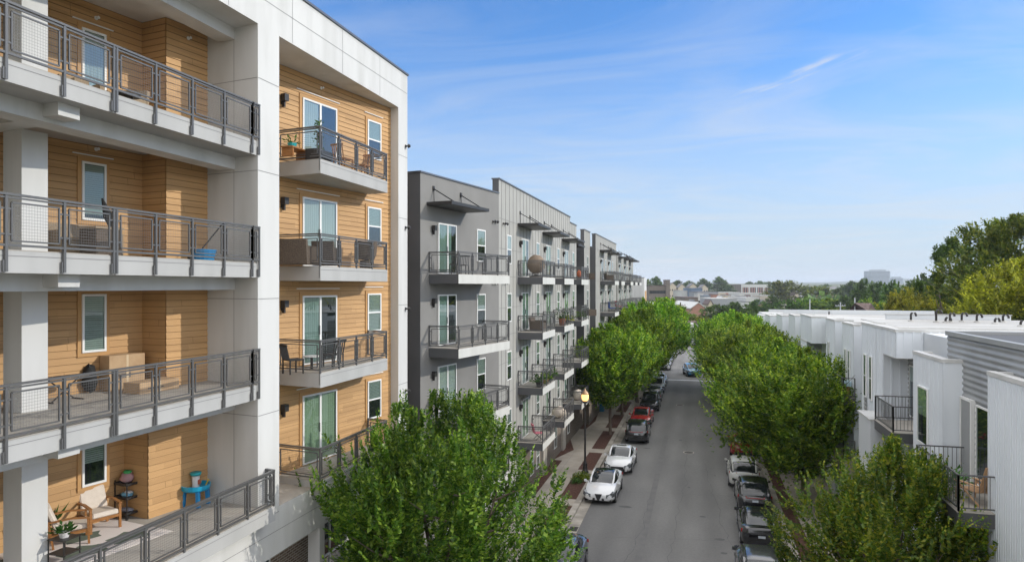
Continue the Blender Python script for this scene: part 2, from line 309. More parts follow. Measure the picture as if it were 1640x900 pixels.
M['mulch'] = noisy('mulch', (.055, .026, .018), (.12, .058, .042), 9, .95, 5, bump=.9, bscale=40)
M['gravel'] = noisy('dark_pavers', (.10, .105, .11), (.16, .165, .17), 6, .9, 4)
M['grass'] = noisy('rough_grass', (.05, .075, .022), (.11, .12, .045), .05, .95, 9, bump=.6, bscale=3, c3=(.15, .14, .10), s3=.012)
M['lawn'] = noisy('lawn', (.05, .085, .02), (.085, .12, .035), 1.2, .95, 6)
M['lot'] = noisy('parking_asphalt', (.10, .10, .10), (.14, .14, .135), .2, .9, 5)
def terrain(x, y):
    r_ = math.hypot(x, y); t = min(1, max(0, (r_ - 260) / 700)); t = t * t * (3 - 2 * t)
    t2 = min(1, max(0, (r_ - 1050) / 1500)); t2 = t2 * t2 * (3 - 2 * t2)
    h = 5 * t + 14 * t2 + 1.0 * t * math.sin(x * .004 + 1.3) * math.cos(y * .003)
    return h - .06
gx = [-400 + 12 * i for i in range(0, 67)] + [420 + 90 * i for i in range(1, 95)]
gx = [-4000, -2500, -1500, -900, -600] + gx
gy = [-300, -120] + [-40 + 20 * i for i in range(0, 60)] + [1200 + 160 * i for i in range(0, 52)]
g = MB(); nx, ny = len(gx), len(gy)
g.v = [(x, y, terrain(x, y)) for y in gy for x in gx]
g.f = [(j * nx + i, j * nx + i + 1, (j + 1) * nx + i + 1, (j + 1) * nx + i) for j in range(ny - 1) for i in range(nx - 1)]; g.m = [0] * len(g.f)
tag(g.build('ground', M['grass'], smooth=True), kind='structure')
def sheet(name, x0, x1, y0, y1, z, m, base=-.02):
    b = MB(); b.box(x0, x1, y0, y1, base, z); return tag(b.build(name, M[m]), kind='structure')
sheet('road', -6.1, 3.75, -30, 255, 0, 'asphalt', -.3)
sheet('cross_street', 4.6, 90, 100.5, 108, -.004, 'asphalt', -.3); 
b = MB(); b.box(-6.65, -6.1, -30, 99, -.3, .012); b.box(-7.0, -6.65, -30, 99, -.3, .15)
tag(b.build('kerb', M['kerb']), kind='structure')
b = MB(); b.box(3.75, 4.25, -30, 100, -.3, .012); b.box(4.25, 4.6, -30, 100, -.3, .15); tag(b.build('kerb', M['kerb']), kind='structure')
# pavement left with tree beds cut out of its outer strip
beds = [(-6, 2), (3.2, 11), (12.2, 19), (20.2, 26.2), (27.4, 32.4), (33.4, 40.3), (41.5, 46.9), (48.3, 53.6), (54.8, 61.9), (63.2, 70), (71.4, 78), (79.4, 86), (87.4, 96)]
sw = MB(); sw.box(-10.2, -8.05, -30, 99, -.3, .14, 0); sw.box(-14, -10.2, -30, 41.5, -.3, .14, 0)
e = -30
for y0, y1 in beds + [(99, 99)]:
    sw.box(-8.05, -7.0, e, y0, -.3, .14, 0); e = y1
y = -29
while y < 98:
    sw.box(-10.2, -8.05, y, y + .02, .14, .1412, 1); y += 1.52
sw.box(-9.14, -9.12, -30, 99, .14, .1412, 1)
tag(sw.build('pavement', [M['conc'], M['joint']]), kind='structure')
mb_ = MB()
for y0, y1 in beds: mb_.box(-8.05, -7.0, y0, y1, -.3, .10)
for pts in ([(-12.5, 62.1), (-9.62, 62.1), (-9.3, 66), (-9.62, 70), (-12.5, 70)], [(-10.17, 50.8), (-9.3, 54), (-10.17, 57.5)]): mb_.prism(pts, -.1, .16)
mb_.prism([(-10.16, 41.5), (-9.55, 41.5), (-9.55, 50.5), (-10.16, 50.5)], -.1, .15)
tag(mb_.build('mulch_bed', M['mulch']), kind='structure')
b = MB(); b.box(4.6, 5.3, -30, 100, -.3, .10); tag(b.build('mulch_bed', M['mulch']), kind='structure')
b = MB(); b.box(5.3, 7.9, -30, 100, -.3, .14); b.box(7.9, 22, -30, 118, -.3, .10); tag(b.build('pavement', M['conc']), kind='structure')
b = MB()
for x, y, sx, sy in ((1.1, 49.6, .16, .12), (-.55, 46.3, .18, .12), (.25, 40.6, .32, .13), (1.05, 37.2, .5, .16), (-4.1, 41.3, .7, .2), (-1.4, 60.3, .3, .2), (-3.9, 56.6, .5, .15), (1.2, 35.3, .3, .15)):
    n = 9; rr = random.Random(int(x * 100 + y)); b.face([(x + sx * .6 * math.cos(t * 6.283 / n) * rr.uniform(.7, 1.1), y + sy * 1.1 * math.sin(t * 6.283 / n) * rr.uniform(.7, 1.1), .003) for t in range(n)])
tag(b.build('road_patches', M['patch']), kind='structure')
b = MB(); b.box(-5.6, 3.4, 98.6, 99.0, 0, .004); tag(b.build('road_marking', M['frame']), kind='structure')
sheet('parking_lot', -5, 60, 110, 150, -.002, 'lot', -.3)
sheet('parking_lot', 26, 90, 20, 98, -.002, 'lot', -.3)
# far ridge of hills
rd = random.Random(3); hb = MB(); nxh, nyh = 90, 14
ph = [rd.uniform(0, 6.28) for _ in range(8)]
def ridge(u, v):
    s_ = .5 + .18 * math.sin(u * 9 + ph[0]) + .12 * math.sin(u * 21 + ph[1]) + .06 * math.sin(u * 47 + ph[2]) + .05 * math.sin(u * 90 + v * 6 + ph[3])
    return s_ * math.sin(min(1, v) * math.pi) ** .7
for j in range(nyh + 1):
    for i in range(nxh + 1):
        u, v = i / nxh, j / nyh; hb.v.append((-3500 + u * 9500, 4600 + v * 2600 - u * 900, 12 + 72 * ridge(u, v)))
hb.f = [(j * (nxh + 1) + i, j * (nxh + 1) + i + 1, (j + 1) * (nxh + 1) + i + 1, (j + 1) * (nxh + 1) + i) for j in range(nyh) for i in range(nxh)]; hb.m = [0] * len(hb.f)
M['forest'] = noisy('far_forest', (.03, .05, .02), (.07, .085, .035), .02, .95, 6)
tag(hb.build('hills', M['forest'], smooth=True), kind='structure')

# cracks, a sealed trench, a manhole and drain inlets
rk = random.Random(17); b = MB()
def crack(x, y, dx_, dy_, n, wd_):
    p = Vector((x, y, .0035))
    for k in range(n):
        q = p + Vector((dx_ + rk.uniform(-.12, .12), dy_ + rk.uniform(-.12, .12), 0)); d_ = (q - p).normalized(); s_ = Vector((-d_.y, d_.x, 0)) * wd_ * rk.uniform(.5, 1.2)
        b.face([p - s_, q - s_, q + s_, p + s_]); p = q
for x, y, dx_, dy_, n in ((-1.3, 30, .0, .5, 60), (-4.6, 36, .38, .05, 18), (-5.9, 44.5, .4, .02, 22), (-3, 52, .42, -.03, 14), (1.6, 33, -.02, .5, 40), (-5.5, 66, .45, .03, 19), (-.2, 62, .02, .55, 40), (-3.6, 29, .02, .5, 30), (-5, 80, .5, 0, 16)): crack(x, y, dx_, dy_, n, .011)
tag(b.build('road_cracks', M['patch']), kind='structure')
b = MB(); b.face([(-2.9, 30, .003), (-2.55, 30, .003), (-2.45, 62, .003), (-2.8, 62, .003)]); tag(b.build('trench_patch', noisy('trench_asphalt', (.135, .133, .13), (.16, .158, .155), 1.5, .9, 6)), kind='structure')
M['iron'] = noisy('cast_iron', (.06, .055, .05), (.09, .085, .08), 12, .7, 4)
for x, y, lab in ((-.7, 56.0, 'round iron manhole cover in the middle of the road'), (-1.9, 78.0, 'round iron manhole cover farther down the road')):
    t = thing('manhole_cover', lab, 'manhole cover', (x, y, .004)); b = MB(); b.lathe([(.34, 0), (.34, .006), (0, .0065)], n=20); b.build('lid', M['iron'], t); b = MB(); b.lathe([(.42, 0), (.42, .003), (.345, .003)], n=20); b.build('ring', M['kerb'], t)
for i, (x, y, lab) in enumerate(((-6.35, 36.8, 'iron drain grate in the left gutter by the dark blue sedan'), (-6.35, 55.6, 'iron drain grate in the left gutter by the white sedan with a sunroof'), (4.0, 52, 'iron drain grate in the right gutter under the big elm'))):
    t = thing('drain_grate', lab, 'drain', (x, y, .013)); b = MB(); b.box(-.22, .22, -.35, .35, 0, .006); o_ = b.build('frame', M['iron'], t); b = MB()
    for k in range(7): b.box(-.18, .18, -.3 + k * .09, -.26 + k * .09, .006, .012)
    b.build('bars', M['black'], t)
# ------------------------------------------------------------------ wall frames: a along the wall, b outwards
class FR:
    def __init__(s, ox, oy, ax, ay):
        l = math.hypot(ax, ay); s.o = (ox, oy); s.A = (ax / l, ay / l); s.B = (ay / l, -ax / l); s.rot = math.atan2(ay, ax)
    def p(s, a, b, z=None):
        x = s.o[0] + a * s.A[0] + b * s.B[0]; y = s.o[1] + a * s.A[1] + b * s.B[1]
        return (x, y) if z is None else (x, y, z)
    def box(s, mb, a0, a1, b0, b1, z0, z1, m=0):
        mb.prism([s.p(a0, b0), s.p(a1, b0), s.p(a1, b1), s.p(a0, b1)], z0, z1, m)
    def face(s, mb, a0, a1, b, z0, z1, m=0):
        mb.face([s.p(a0, b, z0), s.p(a1, b, z0), s.p(a1, b, z1), s.p(a0, b, z1)], m)
BX, BY = .17257, .98500                      # the angled building grid

def lap_siding(mb, fr, a0, a1, z0, z1, course=.165, out=.022, m=0):
    n = int(round((z1 - z0) / course)); c = (z1 - z0) / n; rnd_ = random.Random(int(a0 * 31 + z0 * 7))
    for k in range(n):
        za, zb = z0 + k * c, z0 + (k + 1) * c
        mb.face([fr.p(a0, out, za), fr.p(a1, out, za), fr.p(a1, .002, zb), fr.p(a0, .002, zb)], m)
        mb.face([fr.p(a0, 0, za), fr.p(a1, 0, za), fr.p(a1, out, za), fr.p(a0, out, za)], 1)
        mb.face([fr.p(a0, .0035, zb - .013), fr.p(a1, .0035, zb - .013), fr.p(a1, .0035, zb), fr.p(a0, .0035, zb)], 1)  # dark strip painted as the shadow line below the next board
        _butt(mb, fr, a0, a1, za, zb, out, rnd_)
def _butt(mb, fr, a0, a1, za, zb, out, rnd_):
    a = a0 + rnd_.uniform(.2, 3.6)
    while a < a1 - .1:
        mb.face([fr.p(a, out + .0015, za + .002), fr.p(a + .009, out + .0015, za + .002), fr.p(a + .009, .0045, zb - .014), fr.p(a, .0045, zb - .014)], 1); a += 3.66
def corrugated(mb, fr, a0, a1, z0, z1, pitch=.2, amp=.045, m=0):
    """horizontal trapezoidal corrugation"""
    n = int((z1 - z0) / pitch); c = (z1 - z0) / n
    prof = []
    for k in range(n):
        z = z0 + k * c; prof += [(z + c * q / 8, amp * (.5 - .5 * math.cos(q / 8 * 6.2832))) for q in range(8)]
    prof.append((z1, 0))
    for (za, ba), (zb, bb) in zip(prof, prof[1:]):
        mb.face([fr.p(a0, ba, za), fr.p(a1, ba, za), fr.p(a1, bb, zb), fr.p(a0, bb, zb)], m)
def ribbed(mb, fr, a0, a1, z0, z1, pitch=.3, rib=.03, w=.05, m=0):
    fr.face(mb, a0, a1, .003, z0, z1, m)
    n = max(1, int(abs(a1 - a0) / pitch))
    for k in range(n + 1):
        a = a0 + (a1 - a0) * k / n; s_ = 1 if a1 > a0 else -1
        lo, hi = max(min(a0, a1), a - w / 2), min(max(a0, a1), a + w / 2)
        if hi > lo: fr.box(mb, lo, hi, .003, rib, z0, z1, m)

# ------------------------------------------------------------------ windows and doors: local x along, -y outwards, z up from the sill
TPL = {}
def cover_mesh(kind, w, h, z0=0):
    c = MB(); y = -.018
    if kind == 'blind':
        n = int(h / .05)
        for k in range(n):
            za = z0 + k * h / n; zb = za + h / n * .88
            c.face([(-w / 2, y + .004, za), (w / 2, y + .004, za), (w / 2, y - .008, zb), (-w / 2, y - .008, zb)])
    else:
        n = max(4, int(w / .045)); rnd = random.Random(int(w * 1000 + h * 77)); xs = [-w / 2 + w * k / n for k in range(n + 1)]
        ys = [y + (.009 if k % 2 else -.009) * rnd.uniform(.3, 1) for k in range(n + 1)]
        for k in range(n):
            c.face([(xs[k], ys[k], z0), (xs[k + 1], ys[k + 1], z0), (xs[k + 1], ys[k + 1], z0 + h), (xs[k], ys[k], z0 + h)])
    return c
def window(parent, org, fr, a, z, w, h, cover='blind', frac=1.0, hung=True, b=0.0, trim=None, gmat='glass', name='window'):
    key = ('w', w, h, cover, frac, hung, trim, gmat, name)
    x, y = fr.p(a, b)
    loc = (x - org[0], y - org[1], z - org[2])
    if key in TPL:
        return copy_tree(TPL[key], parent, loc, fr.rot)
    f = MB(); t = .055; d = -.055
    for x0, x1, z0, z1 in ((-w / 2, w / 2, h - t, h), (-w / 2, w / 2, 0, t), (-w / 2, -w / 2 + t, t, h - t), (w / 2 - t, w / 2, t, h - t)):
        f.box(x0, x1, d, 0, z0, z1)
    if hung: f.box(-w / 2 + t, w / 2 - t, d + .008, -.008, h * .5 - .025, h * .5 + .025)
    o = f.build(name, M['frame'], parent); o.location = loc; o.rotation_euler = (0, 0, fr.rot)
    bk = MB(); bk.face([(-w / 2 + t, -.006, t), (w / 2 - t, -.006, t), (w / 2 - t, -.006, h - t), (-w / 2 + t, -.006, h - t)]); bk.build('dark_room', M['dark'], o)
    if frac > 0:
        hh = (h - 2 * t) * frac
        cover_mesh('blind' if cover == 'blind' else 'c', w - 2 * t - .01, hh - .01, h - t - hh).build('blind' if cover == 'blind' else 'curtain', M[cover], o)
    g = MB(); g.face([(-w / 2 + t, -.04, t), (w / 2 - t, -.04, t), (w / 2 - t, -.04, h - t), (-w / 2 + t, -.04, h - t)]); g.build('glass', M[gmat], o)
    if trim:
        tr = MB(); tw = .1
        for x0, x1, z0, z1 in ((-w / 2 - tw, w / 2 + tw, h, h + tw), (-w / 2 - tw, w / 2 + tw, -tw, 0), (-w / 2 - tw, -w / 2, 0, h), (w / 2, w / 2 + tw, 0, h)):
            tr.box(x0, x1, -.024, 0, z0, z1)
        tr.build('trim', M[trim], o)
    TPL[key] = o
    return o
def slider(parent, org, fr, a, z, w, h, cover='curtain_green', gap=.25, b=0.0, trim=None):
    """two-leaf sliding glass door with curtains behind the glass"""
    key = ('s', w, h, cover, gap, trim); x, y = fr.p(a, b); loc = (x - org[0], y - org[1], z - org[2])
    if key in TPL: return copy_tree(TPL[key], parent, loc, fr.rot)
    f = MB(); t = .06; d = -.06
    for x0, x1, z0, z1 in ((-w / 2, w / 2, h - t, h), (-w / 2, w / 2, 0, t * .7), (-w / 2, -w / 2 + t, t * .7, h - t), (w / 2 - t, w / 2, t * .7, h - t), (-.045, .045, t * .7, h - t)):
        f.box(x0, x1, d, 0, z0, z1)
    o = f.build('sliding_door', M['frame'], parent); o.location = loc; o.rotation_euler = (0, 0, fr.rot)
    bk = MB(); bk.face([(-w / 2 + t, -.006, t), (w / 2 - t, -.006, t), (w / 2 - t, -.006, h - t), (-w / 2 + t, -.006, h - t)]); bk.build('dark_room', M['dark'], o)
    cw = (w - 2 * t) * (1 - gap)
    if gap < 1:
        c = cover_mesh('c', cw, h - 2 * t - .02, t)
        c.v = [(px - (w - 2 * t - cw) / 2 * (1 if gap < .6 else -1), py, pz) for px, py, pz in c.v]; c.build('curtain', M[cover], o)
    g = MB()
    g.face([(-w / 2 + t, -.045, t), (-.045, -.045, t), (-.045, -.045, h - t), (-w / 2 + t, -.045, h - t)])
    g.face([(.045, -.05, t), (w / 2 - t, -.05, t), (w / 2 - t, -.05, h - t), (.045, -.05, h - t)]); g.build('glass', M['glass'], o)
    hd = MB(); hd.box(-.075, -.055, -.085, -.06, .95, 1.25); hd.build('handle', M['metal'], o)
    if trim:
        tr = MB(); tw = .12
        for x0, x1, z0, z1 in ((-w / 2 - tw, w / 2 + tw, h, h + tw), (-w / 2 - tw, -w / 2, 0, h), (w / 2, w / 2 + tw, 0, h)): tr.box(x0, x1, -.024, 0, z0, z1)
        tr.build('trim', M[trim], o)
    TPL[key] = o
    return o
def small_tpl(key, make, parent, org, fr, a, z, b=0.0):
    x, y = fr.p(a, b); loc = (x - org[0], y - org[1], z - org[2])
    if key in TPL: return copy_tree(TPL[key], parent, loc, fr.rot)
    o = make(parent); o.location = loc; o.rotation_euler = (0, 0, fr.rot); TPL[key] = o; return o
def mk_sconce(parent):
    m = MB(); m.box(-.06, .06, -.03, 0, -.12, .12); m.box(-.09, .09, -.20, -.03, -.02, .2); m.box(-.03, .03, -.12, -.03, -.2, -.02)
    return m.build('wall_lamp', M['black'], parent)
def mk_vent(parent):
    m = MB(); m.lathe([(.03, 0), (.03, -.12), (.09, -.12), (.05, -.2), (.0, -.2)], n=8, axis='y'); m.box(-.05, .05, -.02, 0, -.05, .05)
    return m.build('wall_vent', M['black'], parent)
def mk_sprinkler(parent):
    m = MB(); m.lathe([(.05, 0), (.05, -.015), (.018, -.015), (.018, -.09), (.04, -.1), (0, -.1)], n=8, axis='y')
    return m.build('sprinkler_head', M['frame'], parent)

# ------------------------------------------------------------------ balcony railings
def railing(mm, mw, pts, ztop, zdeck, pitch=1.15, low=.36, cell=.052, posts=True, ends=(True, True), nested=False, double=None):
    """mm: frame metal, mw: wire infill; pts: polyline (x, y)"""
    zb = zdeck + .09; segs = list(zip(pts, pts[1:]))
    for si, (p, q) in enumerate(segs):
        p = Vector(p); q = Vector(q); ln = (q - p).length; d = (q - p) / ln; n = max(1, round(ln / pitch)); st = ln / n
        P = lambda a, z: (p.x + d.x * a, p.y + d.y * a, z)
        mm.bar(P(-.025, ztop), P(ln + .025, ztop), .065, .04); mm.bar(P(0, ztop - .055), P(ln, ztop - .055), .03, .03)
        mm.bar(P(0, zb), P(ln, zb), .04, .04)
        for k in range(n + 1):
            if k == 0 and si > 0: continue
            a = k * st
            corner = (k == n and si < len(segs) - 1) or (k == 0) or k == n
            mm.bar(P(a, (zb - .02) if (corner and k != n) else zdeck - low), P(a, ztop - .02), .05, .05)
            if not (corner and k != n): mm.bar(P(a - .045, zdeck - low), P(a - .045, zdeck - low + .2), .03, .03)
            if double is not None and k == double: mm.bar(P(a + .075, zdeck - low), P(a + .075, ztop - .02), .05, .05)
        for k in range(n):
            a0, a1 = k * st + .105, (k + 1) * st - .105; z0, z1 = zb + .075, ztop - .135
            if double is not None and k == double: a0 += .075
            for u, v_ in ((P(a0, z0), P(a1, z0)), (P(a0, z1), P(a1, z1)), (P(a0, z0), P(a0, z1)), (P(a1, z0), P(a1, z1))): mm.bar(u, v_, .028, .028)
            for zz in (z0 + .11, z1 - .11):
                mm.bar(P(k * st, zz), P(a0, zz), .022, .03); mm.bar(P(a1, zz), P((k + 1) * st, zz), .022, .03)
            if nested and (a1 - a0) > .5:
                w_ = a1 - a0; i0, i1 = a0 + w_ * .3, a1 - w_ * .3
                mm.bar(P(i0, z0), P(i0, z1 - .12), .025, .025); mm.bar(P(i1, z0), P(i1, z1 - .12), .025, .025); mm.bar(P(i0, z1 - .12), P(i1, z1 - .12), .025, .025)
            nx = int((a1 - a0) / cell); nz = int((z1 - z0) / cell); t = .0045
            sd = (-d.y * t / 2, d.x * t / 2)
            for i in range(1, nx):
                a = a0 + (a1 - a0) * i / nx; u0 = P(a - t / 2, z0); u1 = P(a + t / 2, z0)
                mw.face([u0, u1, (u1[0], u1[1], z1), (u0[0], u0[1], z1)])
            for i in range(1, nz):
                z = z0 + (z1 - z0) * i / nz; u0 = P(a0, z); u1 = P(a1, z)
                mw.face([(u0[0], u0[1], z - t / 2), (u1[0], u1[1], z - t / 2), (u1[0], u1[1], z + t / 2), (u0[0], u0[1], z + t / 2)])
# ================================================================== white apartment building, near left
DK = [16.65, 13.42, 10.20, 6.95]             # balcony floors, top to bottom
FX = -11.25
wb = thing('apartment_building', 'tall white apartment building with tan lap siding and deep railed balconies', 'building', (-14, 14, 0))
WO = (-14, 14, 0)
def wpart(mb, name, mats, parent=wb, smooth=False): return mb.build(name, mats, parent, WO, smooth)
Nd = (-BY, BX)                                # inwards, square to the angled grid
def inn(p, t): return (p[0] + Nd[0] * t, p[1] + Nd[1] * t)
# white frame: pillar, right column, top band, podium band
m = MB()
m.prism([(FX, 16.32), (FX, 17.30), inn((FX, 17.30), 1.75), inn((FX, 16.32), 1.9)], 6.7, 19.73)
m.prism([(FX, 25.36), (FX, 26.24), inn((FX, 26.24), 1.3), inn((FX, 25.36), .37)], 6.7, 19.73)
m.prism([(FX, -2), (FX, 26.24), inn((FX, 26.24), 12), inn((FX, -2), 12)], 19.73, 21.2)
m.prism([(FX, -2), (FX, 26.24), inn((FX, 26.24), 1.6), (FX - 1.4, -2)], 5.40, 6.7)
wpart(m, 'white_frame', M['white'])
j = MB()
fs = FR(FX, 0, 0, 1)
for z0 in (20.46,): fs.face(j, -2, 26.2, .004, z0, z0 + .018)
for y in (3.0, 6.2, 9.4, 12.6, 15.1, 17.95, 20.9, 23.7): fs.face(j, y, y + .018, .004, 19.75, 21.18)
for z0 in (6.55, 9.35, 12.45, 15.85, 18.3):
    fs.face(j, 16.33, 17.29, .004, z0, z0 + .018); fs.face(j, 25.37, 26.23, .004, z0 - .4, z0 - .382)
    fp = FR(FX, 16.32, -Nd[0], -Nd[1]); fp.face(j, -1.85, -.01, .004, z0, z0 + .016)
fp = FR(FX, 16.32, -Nd[0], -Nd[1]); fp.face(j, -.856, -.84, .004, 6.8, 19.6)
fs.face(j, -2, 26.2, .004, 6.05, 6.066)
wpart(j, 'panel_joints', M['joint'])
c = MB(); c.prism([(FX + .05, -2), (FX + .05, 26.29), (FX - .3, 26.29), (FX - .3, -2)], 21.2, 21.27)
c.prism([(FX + .05, 26.29), inn((FX + .05, 26.29), 12), inn((FX + .05, 25.9), 12), (FX - .3, 25.9)], 21.2, 21.27)
wpart(c, 'roof_cap', M['cap'])
# core of the building behind the balconies
Ipt = (-14.16, 15.50); Opt = (-13.29, 15.34); Cpt = (-13.06, 16.64); Rpt = (-11.61, 25.42)
fd = FR(Ipt[0], Ipt[1], BX, BY)               # deep wall left bay, a runs from 0 back to negative
f2 = FR(Rpt[0], Rpt[1], BX, BY)               # wall behind second bay
fpil = FR(Cpt[0], Cpt[1], BX, BY)
k = MB(); k.prism([fd.p(-18, -.02), fd.p(0, -.02), inn(Opt, .02), (Cpt[0] - .02, Cpt[1]), f2.p(-9.3, -.02), f2.p(.02, -.02), inn(f2.p(.3, 0), 12), inn(fd.p(-18, 0), 10)], 5.4, 21.1)
wpart(k, 'core_wall', M['trimtan'])
s = MB()
lap_siding(s, fd, -17, 0, 6.95, 19.73)
lap_siding(s, fpil, -1.32, -.0, 9.78, 19.73)
fside = FR(Opt[0], Opt[1], -Nd[0], -Nd[1]); lap_siding(s, fside, -.90, 0, 9.78, 19.73)
O4 = (-13.38, 14.83)
lap_siding(s, fpil, -1.84, 0, 6.95, 9.78); fside4 = FR(O4[0], O4[1], -Nd[0], -Nd[1]); lap_siding(s, fside4, -.92, 0, 6.95, 9.78)
lap_siding(s, f2, -8.2, -.0, 6.7, 19.73)
wpart(s, 'siding', [M['siding'], M['gap']])
F1_ = (-10.97, 19.03); F2_ = (-10.97, 23.76)
# slabs, beams, column
sl = MB(); dk = MB(); so_ = MB(); bm_ = MB()
for i, d in enumerate(DK):
    ex = FX - .03 if i < 3 else -10.93
    ye = 16.31 if i < 3 else 16.62
    if i < 3: poly = [(ex, -2), (ex, ye), (Cpt[0] + .02, Cpt[1] - .02), (-14.1, 15.6), (-17.3, -2)]
    else: poly = [(ex, -2), (ex, ye), (FX - .002, ye), (FX - .002, 16.31), (Cpt[0] + .02, Cpt[1] - .02), (-14.1, 15.6), (-17.3, -2)]
    sl.prism(poly, d - .40, d - .02)
    dk.prism([(x + (-.03 if x > -11.4 else 0), y) for x, y in poly], d - .02, d)
    # cantilever stub beams and long beam under the slab
    if i < 3:
        for y0 in (11.42, 5.3):
            bm_.prism([(-11.6, y0 - .80), (-11.6, y0 - .32), inn((-11.6, y0 - .32), 3.3), inn((-11.6, y0 - .80), 3.3)], d - .64, d - .40)
        bm_.prism([(-12.05, -2), (-12.05, 16.46), (-12.6, 16.5), (-12.6, -2)], d - .72, d - .40)
bm_.prism([(-12.05, -2), (-12.05, 16.46), (-12.6, 16.5), (-12.6, -2)], 19.42, 19.73)
sl_o = wpart(sl, 'balcony_slab', M['slabgrey']); wpart(dk, 'balcony_floor', M['deckc']); wpart(bm_, 'beam', M['white'])
for i, d in enumerate(DK):
    top = [19.73, DK[0] - .64, DK[1] - .64, DK[2] - .64][i]
    for y0 in (11.39, 5.27):
        cl = MB(); cl.prism([(-13.37, y0), (-13.28, y0 + .52), inn((-13.28, y0 + .52), .62), inn((-13.37, y0), .62)], d, top); wpart(cl, 'column', M['white'])
# drip line near the top of every slab edge
j = MB()
for i, d in enumerate(DK):
    x_ = FX - .03 if i < 3 else -10.93
    FR(x_, 0, 0, 1).face(j, -2, 16.25, .0035, d - .115, d - .10)
    FR(F1_[0], 0, 0, 1).face(j, F1_[1] + .02, F2_[1] - .02, .0035, d - .135, d - .12)
wpart(j, 'drip_line', M['joint'])
# railings left bay
for i, d in enumerate(DK):
    mm, mw = MB(), MB()
    if i < 3: pts = [(FX - .06 + .02, -1.3), (FX - .04, 16.36)]; pts = [(FX - .02, 16.02 - 1.14 * 15), (FX - .02, 16.30)]
    else: pts = [(-10.96, 16.55 - 1.13 * 16), (-10.96, 16.60), (FX + .03, 16.66)]
    if i < 3:
        railing(mm, mw, [(FX + .005, 16.07 - 1.13 * 15), (FX + .005, 16.07)], d + .93, d - .02, 1.13, double=11)
        railing(mm, mw, [(FX + .005, 16.07), (FX + .005, 16.36)], d + .93, d - .02, 1.13)
    else: railing(mm, mw, pts, d + .93, d - .02, 1.13)
    ro = wpart(mm, 'railing', M['metal']); wpart(mw, 'wire_infill', M['wire'], ro)
# left bay openings
for i, d in enumerate(DK):
    window(wb, WO, fd, -1.37, d + .98, .62, 1.42, ['curtain_white', 'blind', 'blind', 'blind'][i], [1, .92, 1, .62][i], hung=False, b=.022, trim='trimtan', gmat='glass')
    slider(wb, WO, fd, -4.9, d + .02, 1.8, 2.2, 'curtain_white', .35, .022, 'trimtan')
    slider(wb, WO, fd, -10.5, d + .02, 1.8, 2.2, 'curtain_white', .35, .022, 'trimtan')
    small_tpl('spk', mk_sprinkler, wb, WO, fd, -1.3, d + 2.75, .022)
    small_tpl('spk', mk_sprinkler, wb, WO, fpil, -.65, d + 2.75, .022)
    fl = MB(); fd.box(fl, -1.9, -.85, .022, .05, d + 2.56, d + 2.585); fl.build('flashing', M['frame'], wb, WO)
# second bay: podium top, balconies, doors, windows
pt = MB(); pt.prism([(FX - .005, 17.32), (FX - .005, 25.34), (-11.75, 25.3), (-12.75, 19.4), (-13.0, 17.6)], 6.70, 6.712); wpart(pt, 'podium_roof', M['deckc'])
F1 = (-10.97, 19.03); F2 = (-10.97, 23.76)
Bk1 = (F1[0] + Nd[0] * 1.66, F1[1] + Nd[1] * 1.66); Bk2 = inn(F2, .86)
for i, d in enumerate(DK):
    sb = MB(); sb.prism([F1, F2, Bk2, Bk1], d - .46, d - .04); b_ = wpart(sb, 'balcony', M['slabgrey'])
    df = MB(); df.prism([(F1[0] - .03, F1[1] + .03), (F2[0] - .03, F2[1] - .03), Bk2, Bk1], d - .04, d - .015); wpart(df, 'balcony_floor', M['deckc'], b_)
    mm, mw = MB(), MB()
    railing(mm, mw, [Bk2, (F2[0] - .03, F2[1] - .03), (F1[0] - .03, F1[1] + .03), Bk1], d + .95, d - .02, 1.17)
    wpart(mm, 'railing', M['metal'], b_); wpart(mw, 'wire_infill', M['wire'], b_)
    cv = ['curtain_white', 'curtain_white', 'curtain_teal', 'curtain_green'][i]
    slider(wb, WO, f2, -4.19, d + .03, 1.72, 2.25, cv, [.55, .02, .45, .03][i], .022, 'trimtan')
    window(wb, WO, f2, -1.13, d + .9, .84, 1.42, 'blind', [.5, .5, 1, .5][i], True, .022, 'trimtan')
    small_tpl('sconce', mk_sconce, wb, WO, f2, -5.95, d + 1.95, .022)
    small_tpl('spk', mk_sprinkler, wb, WO, f2, -4.1, d + 2.82, .022)
    fl = MB(); f2.box(fl, -5.3, -3.15, .022, .05, d + 2.50, d + 2.525); fl.build('flashing', M['frame'], wb, WO); fl = MB(); f2.box(fl, -1.7, -.55, .022, .05, d + 2.55, d + 2.575); fl.build('flashing', M['frame'], wb, WO)
    small_tpl('vent', mk_vent, wb, WO, fs, 26.05, d + 2.1 - .4, .004)
# retail level below
g_ = MB(); g_.prism([(-12.45, -2), (-12.45, 26), (-20, 26), (-20, -2)], 0, 5.41); wpart(g_, 'retail_wall', M['brick'])
st_ = FR(-12.45, 0, 0, 1)
for y0, y1 in ((10.2, 12.0), (15.0, 16.6), (19.5, 19.8), (25.0, 26.0), (5, 5.8), (0, .8)):
    ret = MB(); ret.box(FX - .42, FX - .02, y0, y1, 0, 5.39); wpart(ret, 'retail_column', M['white'])
for y0, y1, nm in ((12.3, 14.8, 0), (16.9, 18.6, 1), (20.9, 24.6, 2), (6.2, 10, 3)):
    window(wb, WO, st_, (y0 + y1) / 2, .5, round(y1 - y0, 2), 4.4, 'curtain_teal', .0, False, .0, None, 'glassd', 'shop_window')
    mu_ = MB(); n_ = 3
    for q in range(1, n_): yy = y0 + (y1 - y0) * q / n_; mu_.box(-12.45, -12.38, yy - .03, yy + .03, .55, 4.85)
    mu_.box(-12.45, -12.385, y0 + .05, y1 - .05, 3.5, 3.56)
    wpart(mu_, 'mullions', M['frame'])
